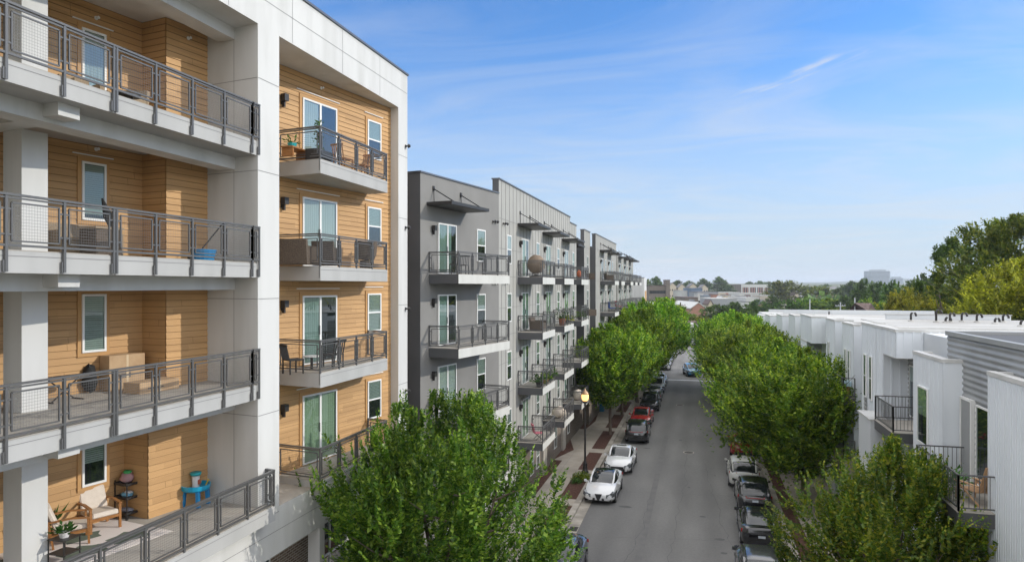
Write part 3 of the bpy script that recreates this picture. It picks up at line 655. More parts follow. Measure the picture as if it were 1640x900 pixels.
# ================================================================== grey apartment building
GO = (-14, 40, 0)
gb = thing('apartment_building', 'long five storey grey apartment building with small railed balconies and dark canopies', 'building', GO)
def gpart(mb, name, mats, parent=gb): return mb.build(name, mats, parent, GO)
GD = [13.32, 10.10, 6.88, 3.66]
P1 = (-10.2, 35.94); G0 = (P1[0] - BX * 7.75, P1[1] - BY * 7.75)
fb = FR(G0[0], G0[1], BX, BY)                 # angled first section, a from 0 to 7.75
m = MB(); m.prism([G0, P1, inn(P1, 14), inn(G0, 14)], 0, 17.68); gpart(m, 'angled_wall', M['grey'])
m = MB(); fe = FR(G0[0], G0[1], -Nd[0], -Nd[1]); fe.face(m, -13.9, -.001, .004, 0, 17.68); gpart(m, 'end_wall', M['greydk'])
sections = [(35.94, 57.44, -10.2, 18.45, 'greyl'), (57.44, 60.55, -10.2, 18.0, 'greyl'), (60.55, 64.9, -11.3, 17.3, 'grey'), (64.9, 68.57, -10.2, 18.0, 'greyl'),
            (68.57, 86.3, -9.65, 17.85, 'greyl'), (86.3, 87.9, -10.8, 16.6, 'grey'), (87.9, 109.6, -9.65, 16.6, 'greyl')]
cap = MB(); sm = MB()
for nm, key in (('light_wall', 'greyl'), ('recessed_wall', 'grey')):
    m = MB()
    for y0, y1, x, zt, kk in sections:
        if kk == key:
            m.prism([(x, y0), (x, y1), (x - 12, y1), (x - 12, y0)], 3.1 if y0 > 40 else 0, zt - 1.25); m.prism([(x, y0), (x, y1), (x - .35, y1), (x - .35, y0)], zt - 1.25, zt)
    gpart(m, nm, M[key])
for y0, y1, x, zt, kk in sections:
    cap.box(x - .4, x + .06, y0 - .03, y1 + .03, zt, zt + .07); cap.box(x - 12, x - .4, y0 - .03, y0 + .25, zt - 1.25, zt - 1.18)
    f = FR(x, 0, 0, 1)
    y = y0 + .5
    while y < y1 - .2: f.box(sm, y, y + .035, 0, .012, 3.1, zt - .02); y += .82
    for z in (3.7, 6.9, 8.6, 10.1, 11.6, 13.3, 14.8, 16.4): f.face(sm, y0 + .02, y1 - .02, .0135, z, z + .02)
fb.box(cap, -.04, 7.75, -.4, .05, 17.68, 17.75); FR(G0[0], G0[1], -Nd[0], -Nd[1]).box(cap, -13, 0, -.3, .04, 17.68, 17.75)
for a in (1.35, 2.95, 4.55, 6.15): fb.face(sm, a, a + .015, .004, .2, 17.6)
for z in (3.9, 7.1, 10.3, 13.5, 16.6): fb.face(sm, .02, 7.7, .0045, z, z + .015)
gpart(cap, 'roof_cap', M['cap']); gpart(sm, 'panel_seams', M['seam'])
# dark side walls where the front steps
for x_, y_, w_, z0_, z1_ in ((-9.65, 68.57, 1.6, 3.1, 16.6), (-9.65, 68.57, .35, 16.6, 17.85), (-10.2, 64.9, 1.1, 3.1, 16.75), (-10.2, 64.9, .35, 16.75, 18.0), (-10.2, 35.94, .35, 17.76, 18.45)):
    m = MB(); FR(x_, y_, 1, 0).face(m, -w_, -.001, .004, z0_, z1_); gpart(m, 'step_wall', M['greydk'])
# brick base
m = MB(); m.prism([(-10.17, 41.5), (-10.17, 64), (-12, 64), (-12, 41.5)], 0, 3.1); m.prism([(-9.62, 64), (-9.62, 109.5), (-12, 109.5), (-12, 64)], 0, 3.1); gpart(m, 'brick_base', M['brickbr'])
m = MB()
for y in (46.2, 53.4): m.box(-10.18, -10.0, y, y + 1.1, 0, 3.0)
gpart(m, 'concrete_pier', M['deckc'])
# balconies: template in local coordinates (x along the wall, -y outwards, z = floor)
M['balcfront'] = noisy('pale_balcony_edge', (.52, .52, .49), (.57, .57, .54), 2, .65, 4, stretch=(1, 1, .2))
def balcony_tpl(w, dp, key):
    def mk(parent):
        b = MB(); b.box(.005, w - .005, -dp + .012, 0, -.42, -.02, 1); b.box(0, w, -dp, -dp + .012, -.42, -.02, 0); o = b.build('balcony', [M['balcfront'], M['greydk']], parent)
        f = MB(); f.box(.03, w - .03, -dp + .03, 0, -.02, 0); f.build('balcony_floor', M['deckc'], o)
        mm, mw = MB(), MB(); railing(mm, mw, [(.03, -.03), (.03, -dp + .03), (w - .03, -dp + .03), (w - .03, -.03)], .96, 0, 1.2, nested=False, cell=.06)
        mm2 = MB()
        for x0, x1 in ((w * .36, w * .62),):
            mm.bar((x0, -dp + .03, .2), (x0, -dp + .03, .78), .03, .03); mm.bar((x1, -dp + .03, .2), (x1, -dp + .03, .78), .03, .03); mm.bar((x0, -dp + .03, .78), (x1, -dp + .03, .78), .03, .03)
        mm.build('railing', M['metal'], o); mw.build('wire_infill', M['wire'], o)
        return o
    return mk
def canopy_tpl(parent):
    w, d = 3.6, 1.25
    c = MB(); c.box(0, w, -d, 0, 0, .14); c.box(.06, w - .06, -d + .06, 0, -.012, 0); o = c.build('canopy', M['black'], parent)
    r_ = MB()
    for x in (.55, w - .55):
        r_.bar((x, 0, .8), (x, -d + .15, .14), .045, .045); r_.box(x - .07, x + .07, -.05, 0, .7, .9); r_.bar((x, -.03, .8), (x, -.05, .14), .02, .02)
    r_.build('canopy_rods', M['black'], o); return o
covers = ['curtain_white', 'curtain_green', 'curtain_teal', 'blind']
rg = random.Random(5)
def bay(fr, aw, ad, ab, canopy=True, wb_=1.6, wd=1.65, win=True, floors=range(4), bw=3.65):
    """aw window centre, ad door centre, ab balcony start along the wall"""
    for i in floors:
        d = GD[i]
        if ad is not None:
            slider(gb, GO, fr, ad, d + .03, wd, 2.28, rg.choice(['curtain_green', 'curtain_white', 'curtain_teal']), rg.choice([.02, .25, .45]), .0)
            small_tpl('sconce', mk_sconce, gb, GO, fr, ad - wd / 2 - .45, d + 1.95, 0)
            small_tpl(('bal', bw), balcony_tpl(bw, 1.5, bw), gb, GO, fr, ab, d, 0)
        if win and aw is not None: window(gb, GO, fr, aw, d + .70, .92, 1.6, rg.choice(['blind', 'curtain_green', 'blind']), rg.choice([.5, 1, .5, .8]), True)
    if canopy and ad is not None: small_tpl('canopy', canopy_tpl, gb, GO, fr, ad - 1.75, GD[0] + 3.0, 0)
# angled section
bay(fb, 5.65, 2.27, .68, True, bw=5.2)
window(gb, GO, fb, 5.65, .9, .92, 1.6, 'blind', .5, True); slider(gb, GO, fb, 2.27, .1, 1.65, 2.28, 'curtain_teal', .45)
for z in (16.15, 12.95, 9.75):
    for a in (7.05, 7.35): small_tpl('vent', mk_vent, gb, GO, fb, a, z, 0)
f0 = FR(-10.2, 0, 0, 1); fR = FR(-11.3, 0, 0, 1); fD = FR(-9.65, 0, 0, 1)
for i, d in enumerate(GD):
    window(gb, GO, f0, 37.93, d + .70, .92, 1.6, 'blind' if i else 'curtain_white', .5, True)
    for a in (36.75, 37.15): small_tpl('vent', mk_vent, gb, GO, f0, a, d + 2.85, .014)
bay(f0, 45.2, 41.7, 40.0); bay(f0, 52.2, 48.5, 46.9); bay(f0, 58.8, 55.5, 54.1); bay(fR, None, 62.6, 61.2, bw=3.65, win=False)
for d in GD: window(gb, GO, f0, 66.8, d + .70, .92, 1.6, 'blind', .5, True)
bay(fD, 76.0, 73.2, 71.9); bay(fD, 82.4, 79.6, 78.2); 
bay(fD, 93.2, 90.4, 89.2); bay(fD, 100.0, 97.2, 96.0); bay(fD, 107, 104.2, 103.0)
for y in (43.4, 45.1, 51, 56.4): window(gb, GO, FR(-10.17, 0, 0, 1), y, .9, .92, 1.6, 'blind', .5, True)
for y in (70, 76, 82, 90, 97): window(gb, GO, FR(-9.62, 0, 0, 1), y, .9, .92, 1.6, 'blind', .5, True)
# pale stair tower beyond the grey building: a building of its own
eb = thing('apartment_building', 'pale white block with open tan balconies at the far end of the grey building', 'building', (-14, 120, 0))
m = MB(); m.prism([(-8.45, 116), (-8.45, 121.5), (-22, 121.5), (-22, 116)], 0, 14.1); m.build('wall', M['white'], eb, (-14, 120, 0))
m = MB(); m.prism([(-9.2, 116.9), (-9.2, 121.4), (-10.5, 121.4), (-10.5, 116.9)], 0, 0.01)
m = MB(); m.box(-8.44, -8.40, 117.4, 120.6, 0, 12); m.build('siding', M['siding'], eb, (-14, 120, 0))
m = MB()
for z in (3.4, 6.6, 9.8): m.box(-8.40, -7.2, 117.2, 120.9, z, z + .35)
m.build('balcony_slab', M['white'], eb, (-14, 120, 0))
m = MB(); m.box(-22, -8.38, 115.95, 116.2, 14.1, 14.2); m.build('roof_cap', M['cap'], eb, (-14, 120, 0))
# ================================================================== white and grey townhouses on the right
fX = lambda x: FR(x, 0, 0, -1)                # wall facing the street: a = -Y
fC = lambda y: FR(0, y, 1, 0)                 # wall facing the camera: a = X
def th(label, y): return thing('townhouse', label, 'townhouse', (9, y, 0), 0, 'white and grey townhouses down the right side'), (9, y, 0)
def bay_box(t, org, x, xb, y0, y1, zt, z0=0, side='rib'):
    """projecting white bay: flat panel towards the street, ribbed metal towards the camera, raised metal edge round its roof"""
    b = MB(); b.box(x + .01, xb, y0 + .01, y1, z0, zt - .12); b.build('bay_wall', M['flatw'], t, org)
    r_ = MB(); ribbed(r_, fC(y0 + .01), x + .02, xb, z0, zt - .1, .32, .035, .07); 
    fx = fX(x + .01); fx.face(r_, -y1, -y0 - .01, .004, z0, zt - .1)
    n = int((y1 - y0) / (.15 if y0 < 20 else .45))
    for k in range(1, n): fx.box(r_, -y0 - k * (y1 - y0) / n, -y0 - k * (y1 - y0) / n + .02, .004, .014, z0, zt - .12)
    r_.build('metal_cladding', M['ribw'], t, org)
    c = MB()
    c.box(x - .02, x + .2, y0 - .02, y1, zt - .12, zt); c.box(x + .2, xb, y0 - .02, y0 + .2, zt - .12, zt); c.box(x + .2, xb, y1 - .16, y1, zt - .12, zt - .02)
    c.build('roof_edge', M['white'], t, org)
    w_ = MB(); w_.box(x + .2, xb, y0 + .2, y1 - .16, zt - .14, zt - .10); w_.build('roof', M['roofw'], t, org)
def rail_pickets(parent, org, pts, zt, zd, name='railing'):
    m = MB()
    for p, q in zip(pts, pts[1:]):
        p, q = Vector(p), Vector(q); ln = (q - p).length; d = (q - p) / ln; P = lambda a, z: (p.x + d.x * a, p.y + d.y * a, z)
        m.bar(P(0, zt), P(ln, zt), .05, .04); m.bar(P(0, zd + .1), P(ln, zd + .1), .035, .035)
        n = int(ln / .13)
        for k in range(n + 1): m.bar(P(ln * k / n, zd + .1), P(ln * k / n, zt), .016, .016)
        m.bar(P(0, zd), P(0, zt), .05, .05); m.bar(P(ln, zd), P(ln, zt), .05, .05)
    return m.build(name, M['metal'], parent, org)
def tbalcony(t, org, x0, x1, y0, y1, zd, th_=.42, mat_='greydk', rail=1.02):
    b = MB(); b.box(x0, x1, y0, y1, zd - th_, zd - .02); o = b.build('balcony', M[mat_], t, org)
    f = MB(); f.box(x0 - .02, x1, y0 - .02, y1 + .02, zd - .02, zd); f.build('balcony_floor', M['deckc'], o)
    o2 = rail_pickets(o, (0, 0, 0), [(x1, y0 + .03), (x0 + .03, y0 + .03), (x0 + .03, y1 - .03), (x1, y1 - .03)], zd + rail, zd)
    for ch in o.children:
        if ch.name.startswith('balcony_floor') or ch == o2:
            ch.location = (-org[0], -org[1], -org[2])
    return o
# ---- nearest house: grey corrugated upper wall between two white bays
t, o = th('nearest townhouse, grey corrugated upper wall behind two projecting white bays', 24)
b = MB(); b.box(8.62, 20, 5, 28.28, 0, 11.1); b.build('wall', M['greydk'], t, o)
b = MB(); corrugated(b, fX(8.62), -28.3, -5, 0, 11.05, .2, .035); b.build('corrugated_wall', M['corr'], t, o)
b = MB(); b.prism([(8.53, 5), (8.75, 5), (8.75, 28.05), (20, 28.05), (20, 28.3), (8.53, 28.3)], 11.05, 11.2); b.build('roof_edge', M['corr'], t, o)
b = MB(); b.box(8.75, 20, 5, 28.05, 10.96, 11.0); b.build('roof', M['roofw'], t, o)
bay_box(t, o, 8.0, 8.64, 5, 22.98, 10.38); bay_box(t, o, 8.0, 8.64, 26.8, 30.2, 10.32)
g8 = fX(8.54)
window(t, o, g8, -24.75, 6.55, 1.15, 2.5, 'blind', .0, False, .0); 
dr = MB(); dr.box(8.50, 8.62, 25.75, 26.62, 6.52, 9.05); do = dr.build('balcony_door', M['corr'], t, o)
df = MB()
for y0, y1, z0, z1 in ((25.68, 25.75, 6.5, 9.12), (26.62, 26.69, 6.5, 9.12), (25.75, 26.62, 9.05, 9.12)): df.box(8.47, 8.62, y0, y1, z0, z1)
df.build('door_frame', M['frame'], do, (0, 0, 0)); do.children[0].location = (-o[0], -o[1], -o[2])
window(t, o, fX(8.0), -28.9, 7.0, 1.2, 2.1, 'curtain_green', .5, False); window(t, o, fX(8.0), -28.9, 3.4, 1.2, 2.1, 'blind', .5, False)
window(t, o, g8, -24.75, 2.9, 1.15, 2.5, 'blind', .4, False)
tbalcony(t, o, 7.08, 8.55, 22.45, 26.4, 6.45); 
# ---- second house
t, o = th('second townhouse, tall white box with a cut corner above a grey balcony', 35)
b = MB(); b.box(9.05, 20, 28.32, 39.6, 0, 10.85); b.build('wall', M['flatw'], t, o)
b = MB(); corrugated(b, fX(9.04), -34.8, -28.3, 0, 9.8, .2, .035); b.build('corrugated_wall', M['corr'], t, o)
bay_box(t, o, 8.0, 9.06, 34.8, 39.0, 10.99)
bay_box(t, o, 8.0, 20, 32.65, 34.82, 10.99, 9.78)
b = MB(); b.box(9.06, 20, 34.82, 44.4, 10.86, 10.9); b.build('roof', M['roofw'], t, o)
b = MB(); b.box(8.01, 20, 32.66, 34.8, 9.76, 9.78); b.build('soffit', M['soffit'], t, o)
j = MB(); fX(8.0).face(j, -36.02, -36.0, .016, 0, 10.85); j.build('panel_joint', M['joint'], t, o)
for a in (-38.1, -36.95):
    window(t, o, fX(8.0), a, 7.35, .55, 2.1, 'blind', .5, True, .014); window(t, o, fX(8.0), a, 3.7, .55, 2.1, 'blind', .5, True, .014)
b = MB(); corrugated(b, fX(8.0), -38.4, -37.8, 5.85, 7.3, .2, .03); b.build('corrugated_panel', M['corr'], t, o)
for a in (-33.9, -32.6): window(t, o, fX(9.0), a, 7.1, 1.0, 2.25, 'curtain_white', .3, False, .0)
tbalcony(t, o, 7.42, 9.02, 30.75, 33.7, 7.02)
b = MB(); b.box(7.3, 7.95, 33.9, 36.2, .1, 6.9); b.build('porch_wall', M['flatw'], t, o); b = MB(); b.box(7.25, 8.0, 33.85, 36.25, 6.9, 6.98); b.build('porch_cap', M['white'], t, o)
# ---- third house: two slim bays
t, o = th('third townhouse, two slim white bays with railed balconies between them', 45)
b = MB(); b.box(9.05, 20, 39.6, 50.4, 0, 10.62); b.build('wall', M['ribw'], t, o)
bay_box(t, o, 8.0, 9.06, 40.95, 44.0, 10.77); bay_box(t, o, 8.0, 9.06, 46.3, 49.3, 10.76)
b = MB(); b.box(9.06, 20, 44.6, 50.4, 10.62, 10.66); b.build('roof', M['roofw'], t, o)
b = MB(); b.box(10.4, 16.6, 44.4, 44.62, 9.5, 11.17); b.build('parapet', M['flatw'], t, o); b = MB(); b.box(10.35, 16.65, 44.36, 44.66, 11.17, 11.21); b.build('parapet_cap', M['roofw'], t, o)
for a, z in ((-42.9, 7.3), (-41.9, 7.3), (-42.9, 3.8), (-48.2, 7.3)): window(t, o, fX(8.0), a, z, .5, 2.0, 'blind', .5, True, .014)
b = MB(); corrugated(b, fX(9.04), -40.9, -39.0, 0, 10.3, .2, .03); corrugated(b, fX(9.04), -46.2, -44.0, 0, 10.3, .2, .03); b.build('corrugated_wall', M['corr'], t, o)
tbalcony(t, o, 7.42, 8.0, 40.6, 43.3, 6.9); tbalcony(t, o, 7.42, 8.0, 40.6, 43.3, 3.6, .9, 'kerb')
# ---- houses farther down
for i, (ya, y0, y1, ye, zt, lab) in enumerate(((50.4, 55.5, 61.1, 62.4, 10.58, 'fourth townhouse, white upper box over a grey slatted corner'), (62.4, 64.6, 68.6, 71.5, 10.3, 'fifth townhouse from the camera, low white bay partly behind the street trees'),
                                 (71.5, 74, 79, 83, 9.9, 'sixth townhouse from the camera, white roof edge showing over the trees'), (83, 86, 92, 96, 9.4, 'seventh townhouse, small white box before the end of the terrace'), (96, 98.5, 104, 115, 8.95, 'last townhouse at the far end of the white terrace'))):
    t, o = th(lab, (y0 + y1) / 2)
    b = MB(); b.box(9.05, 20, ya, ye, 0, zt - .15); b.build('wall', M['ribw'], t, o)
    b = MB(); b.box(9.06, 20, ya, ye, zt - .15, zt - .11); b.build('roof', M['roofw'], t, o)
    b = MB(); corrugated(b, fX(9.04), -y0, -ya, 0, zt - .4, .2, .03); b.build('corrugated_wall', M['corr'], t, o)
    if i == 0:
        bay_box(t, o, 8.0, 9.06, y0, y1, zt, 8.6); bay_box(t, o, 8.0, 9.06, y0 + 2.2, y1, 8.6, 0)
        b = MB(); corrugated(b, fC(y0 + 2.15), 8.0, 9.06, 0, 8.58, .2, .03); b.build('slatted_corner', M['corr'], t, o)
    else: bay_box(t, o, 8.0, 9.06, y0, y1, zt)
    for a in (-(y0 + 3.4), -(y1 - .8)): window(t, o, fX(8.0), a, 6.2, .55, 2.0, 'blind', .5, True, .014)
    b = MB(); b.box(10.5, 18, ye - .2, ye, zt - .3, zt + .25); b.build('parapet', M['flatw'], t, o)
# seams of the roof membranes
sb_ = MB()
for k in range(7): sb_.box(9.1, 19.9, 36.0 + k * 1.25, 36.03 + k * 1.25, 10.9, 10.904)
for t_ in [o_ for o_ in scene.objects if o_.get('category') == 'townhouse' and o_['label'].startswith('second')]: sb_.build('roof_seams', M['joint'], t_, (9, 35, 0))
# rooftop vent pipes
def vent_pipe(loc, h, rot, lab, cat_g='black gooseneck vent pipes on the flat roofs', r_=.055, m_='black'):
    t = thing('vent_pipe', lab, 'vent pipe', loc, rot, cat_g)
    b = MB(); pts = [(0, 0, 0), (0, 0, h * .85)] + [(.12 - .12 * math.cos(a), 0, h * .85 + .12 * math.sin(a)) for a in [R(x) for x in (30, 60, 90, 120, 150, 180)]] + [(.24, 0, h * .85 - .07)]
    b.tube(pts, r_, 8); b.build('pipe', M[m_], t, smooth=True)
    c = MB(); c.lathe([(.16, 0), (.14, .05), (.09, .09)], n=10); c.build('pipe_boot', M['roofw'], t)
rv = random.Random(9)
VP = [(11.0, 41.9, .42), (12.0, 41.2, .62), (12.35, 40.9, .2), (12.7, 41.4, .45), (13.5, 42.2, .42), (14.0, 41.6, .38), (14.4, 40.4, .2), (15.3, 41.9, .35), (14.6, 38.0, .2), (15.4, 38.9, .3), (16.0, 38.6, .3)]
VL = ['leftmost vent pipe standing alone on the near white roof', 'tallest thin vent pipe on the near white roof', 'low vent pipe just left of the tall arched one', 'arched vent pipe in the middle of the near roof', 'thick arched vent pipe right of the middle gap', 'vent pipe leaning beside the thick arched one',
      'short vent pipe right of the thick pair', 'vent pipe on a white block before the parapet end', 'squat vent pipe at the corner of the near roof', 'pale hooded vent pipe near the right frame edge', 'rightmost vent pipe on the near roof']
for (x, y, h), lab in zip(VP, VL): vent_pipe((x, y, 10.9), h, rv.uniform(-.5, .4), lab, m_='metal' if y < 39 and x > 15 else 'black')
for k in range(9): vent_pipe((11.2 + k * .75 + rv.uniform(-.2, .2), 66 + rv.uniform(-3, 3), 10.18), rv.uniform(.15, .5), rv.uniform(-3, 3), 'small dark vent pipe among the cluster on the farther white roof', 'vent pipes clustered on the farther roof')
# ================================================================== trees
LV = {
 'elm': leaf_mat('elm_leaves', (.036, .09, .010), (.09, .175, .016), (.28, .37, .05)),
 'elm2': leaf_mat('elm_leaves_sunny', (.045, .125, .010), (.125, .25, .018), (.40, .50, .05)),
 'dull': leaf_mat('turning_elm_leaves', (.045, .12, .012), (.105, .21, .018), (.36, .38, .035)),
 'dark': leaf_mat('dark_leaves', (.032, .075, .014), (.06, .12, .02), (.12, .19, .03), .25),
 'olive': leaf_mat('olive_leaves', (.05, .08, .012), (.11, .14, .018), (.24, .23, .035), .3),
 'yellow': leaf_mat('yellow_green_leaves', (.12, .135, .014), (.25, .245, .024), (.42, .37, .035), .35),
 'pine': leaf_mat('grey_green_leaves', (.05, .09, .03), (.08, .13, .042), (.13, .19, .055), .25),
 'plant': leaf_mat('pot_plant_leaves', (.03, .09, .02), (.06, .15, .03), (.10, .2, .05), .25),
}
M['bark'] = noisy('bark', (.10, .075, .055), (.17, .135, .105), 6, .95, 6, stretch=(1, 1, .25), bump=.8, bscale=25)
M['twig'] = mat('twig', (.09, .065, .045), .9)

def leaf_mesh(name, pos, axis, side, size, mt, parent, wd=.5):
    """one folded diamond leaf per row: pos base, axis along the leaf, side across it"""
    n = len(pos); nrm = np.cross(axis, side)
    l = size[:, None]; v = np.empty((n, 4, 3), np.float32)
    v[:, 0] = pos; v[:, 1] = pos + axis * l * .45 + side * l * wd * .5 + nrm * l * .06
    v[:, 2] = pos + axis * l - nrm * l * .08; v[:, 3] = pos + axis * l * .45 - side * l * wd * .5 + nrm * l * .06
    me = bpy.data.meshes.new(name); me.vertices.add(n * 4); me.vertices.foreach_set('co', v.reshape(-1))
    me.loops.add(n * 4); me.loops.foreach_set('vertex_index', np.arange(n * 4, dtype=np.int32))
    me.polygons.add(n); me.polygons.foreach_set('loop_start', np.arange(0, n * 4, 4, dtype=np.int32)); me.polygons.foreach_set('loop_total', np.full(n, 4, np.int32))
    me.materials.append(mt); me.update(calc_edges=True)
    o = bpy.data.objects.new(name, me); COL.objects.link(o); o.parent = parent; return o
def unit(a): return a / np.maximum(1e-6, np.linalg.norm(a, axis=1, keepdims=True))

def make_tree(name, label, mt, loc, H, rad, zb, seed, shoots=2200, per=26, leaf=.10, slen=1.0, up=.75, lobes=.16, trunk=.16, forks=6, shape='vase', group=None, wd=.5, sq=(1, 1), open_=0.0, cat='tree', spread=0.0, sprig=.12, plume=0.0):
    """tapered trunk and limbs, then leafy shoots that sweep out and up; leaves stand in two rows along every shoot"""
    rg_ = np.random.default_rng(seed); rr = random.Random(seed)
    t = thing(name, label, cat, loc, 0, group)
    hc = H - zb
    def env(th_, f_):   # crown radius at azimuth and height fraction
        if shape == 'vase': b = np.interp(f_, [0, .12, .35, .6, .8, .93, 1], [.42, .74, .97, 1.04, .98, .84, .5])
        elif shape == 'round': b = np.sqrt(np.clip(1 - (2 * f_ - 1) ** 2, 0, 1)) * 1.0 + .05
        else: b = np.interp(f_, [0, .2, .5, .8, 1], [.75, 1, .9, .6, .15])
        k = 1 + lobes * (np.sin(th_ * 2 + seed) * .5 + np.sin(th_ * 3 + f_ * 4 + seed * 2) * .6 + np.sin(th_ * 5 - f_ * 7 + seed) * .5 + np.sin(th_ * 9 + f_ * 11) * .35)
        return rad * b * k
    # clump centres give the crown lit masses and gaps
    nc = max(14, shoots // 45)
    ct = rg_.uniform(0, 2 * np.pi, nc); cf = rg_.beta(1.35, 1.1, nc); cr = np.sqrt(rg_.uniform(.10, 1, nc)) * env(ct, cf) * .93
    cc = np.stack([cr * np.cos(ct) * sq[0], cr * np.sin(ct) * sq[1], zb + cf * hc * .97], 1)
    idx = rg_.integers(0, nc, shoots)
    spr = rad * (.14 + spread); base = cc[idx] + rg_.normal(0, 1, (shoots, 3)) * np.array([spr, spr, spr * .8])
    if plume:   # clumps drawn out into plumes along the way the limbs grow
        ca = cc - np.array([0, 0, zb + hc * .1]); ca[:, 2] *= .4; ca = unit(unit(ca) * .55 + np.array([0, 0, 1.0]) + rg_.normal(0, .12, (nc, 3)))
        cl_ = plume * rg_.uniform(.6, 1.3, nc); tt = rg_.uniform(-.55, .55, shoots)
        base = cc[idx] + ca[idx] * (cl_[idx] * tt)[:, None] + rg_.normal(0, 1, (shoots, 3)) * (spr * .72 * (1 - .75 * np.clip(tt + .1, 0, .6)))[:, None]
    loose = rg_.uniform(0, 1, shoots) < (.26 - open_)
    lt = rg_.uniform(0, 2 * np.pi, shoots); lf = rg_.beta(1.3, 1.15, shoots); lr = rg_.uniform(.45, 1, shoots) ** .6 * env(lt, lf)
    lb = np.stack([lr * np.cos(lt) * sq[0], lr * np.sin(lt) * sq[1], zb + lf * hc * .97], 1)
    base[loose] = lb[loose]
    base[:, 2] = np.clip(base[:, 2], zb * .93, H + plume * .12)
    rl = np.linalg.norm(base[:, :2] / np.array(sq), axis=1); th_ = np.arctan2(base[:, 1], base[:, 0]); f_ = np.clip((base[:, 2] - zb) / hc, 0, 1)
    ov = rl / np.maximum(.2, env(th_, f_)); sc_ = np.where(ov > 1.0, 1.0 / ov, 1); base[:, :2] *= sc_[:, None]
    radial = base - np.array([0, 0, zb + hc * .15]); radial[:, 2] *= .6; radial = unit(radial)
    up_ = up * (1 + .9 * (f_ > .72))[:, None]
    dirs = unit(radial * .8 + np.array([0, 0, 1.0]) * up_ + rg_.normal(0, .30, (shoots, 3)))
    ln = slen * rg_.uniform(.45, 1.25, shoots) * (1 + .9 * (rg_.uniform(0, 1, shoots) < sprig))
    start = base - dirs * (ln * .8)[:, None]
    k = (np.arange(per) + .5) / per
    P = start[:, None, :] + dirs[:, None, :] * (ln[:, None] * k[None, :])[:, :, None]
    P[:, :, 2] -= (ln[:, None] * .16 * k[None, :] ** 2)
    hz = unit(np.cross(dirs, np.array([0, 0, 1.0])) + rg_.normal(0, .25, (shoots, 3)))
    sgn = np.where(np.arange(per) % 2 == 0, 1.0, -1.0)
    ax = hz[:, None, :] * sgn[None, :, None] * .85 + dirs[:, None, :] * .6 + rg_.normal(0, .22, (shoots, per, 3)); ax[:, :, 2] -= .18
    ax = unit(ax.reshape(-1, 3)); sd = unit(np.cross(ax, np.array([0, 0, 1.0])) + rg_.normal(0, .30, (shoots * per, 3)))
    sd = unit(sd - ax * np.sum(sd * ax, 1, keepdims=True))
    taper = (1.15 - .55 * k)[None, :] * np.ones((shoots, 1))
    sz = leaf * taper.reshape(-1) * rg_.uniform(.7, 1.25, shoots * per)
    leaf_mesh('crown', P.reshape(-1, 3), ax, sd, sz, mt, t, wd)
    # trunk and limbs
    b = MB(); tz = zb + hc * .12
    b.tube([(0, 0, -.1), (0, 0, .25), (rr.uniform(-.05, .05), rr.uniform(-.05, .05), tz * .6), (0, 0, tz)], [trunk * 1.5, trunk * 1.05, trunk * .9, trunk * .8], 9, cap=False)
    tr = b.build('trunk', M['bark'], t, smooth=True)
    lb_ = MB()
    for i in range(forks):
        a = 2 * math.pi * i / forks + rr.uniform(-.3, .3); q = rr.uniform(.35, .62) * rad; zt = zb + hc * rr.uniform(.5, .78)
        p0 = (0, 0, tz * rr.uniform(.8, 1)); p1 = (q * .35 * math.cos(a), q * .35 * math.sin(a), tz + (zt - tz) * .3); p2 = (q * .8 * math.cos(a + .1), q * .8 * math.sin(a + .1), tz + (zt - tz) * .7); p3 = (q * math.cos(a), q * math.sin(a), zt)
        lb_.tube([p0, p1, p2, p3], [trunk * .55, trunk * .42, trunk * .25, trunk * .1], 6, cap=False)
        for j in range(4):
            s0 = Vector(p1).lerp(Vector(p3), rr.uniform(.1, .9)); a2 = a + rr.uniform(-1.1, 1.1); l2 = rad * rr.uniform(.3, .5)
            e_ = s0 + Vector((math.cos(a2) * l2, math.sin(a2) * l2, l2 * rr.uniform(.3, 1)))
            lb_.tube([s0, s0.lerp(e_, .5) + Vector((0, 0, -.05 * l2)), e_], [trunk * .22, trunk * .13, trunk * .05], 5, cap=False)
    lb_.build('limbs', M['bark'], t, smooth=True)
    return t
SG = 'street trees planted along the kerbs'
make_tree('street_tree', 'large leafy elm in front of the white apartment building, nearest on the left kerb', LV['elm'], (-7.7, 20.3, .1), 8.95, 3.75, 1.7, 3, shoots=3700, per=24, leaf=.165, slen=.95, sprig=.14, group=SG, trunk=.17, lobes=.2, up=.95, wd=.6, plume=2.3, open_=.1)
make_tree('street_tree', 'elm with yellowing leaves nearest on the right kerb, beside the grey corrugated townhouse', LV['dull'], (5.75, 23.9, .1), 7.9, 3.25, 1.3, 11, shoots=2400, per=24, leaf=.15, slen=1.0, sprig=.2, lobes=.26, group=SG, open_=.08, wd=.6, shape='round', plume=1.5)
LT = make_tree('street_tree', 'first elm behind the lit street lamp, its trunk showing by the black car', LV['elm2'], (-7.3, 60.8, .1), 8.7, 3.5, 3.0, 21, shoots=2100, per=13, leaf=.27, slen=1.1, group=SG, trunk=.13, wd=.62, lobes=.22, plume=1.8)
RT = make_tree('street_tree', 'broad bright elm on the right kerb above the white parked car', LV['elm2'], (5.9, 43.6, .1), 8.9, 4.45, 2.3, 33, shoots=2900, per=15, leaf=.25, slen=1.3, group=SG, lobes=.22, wd=.62, shape='round', plume=1.8)
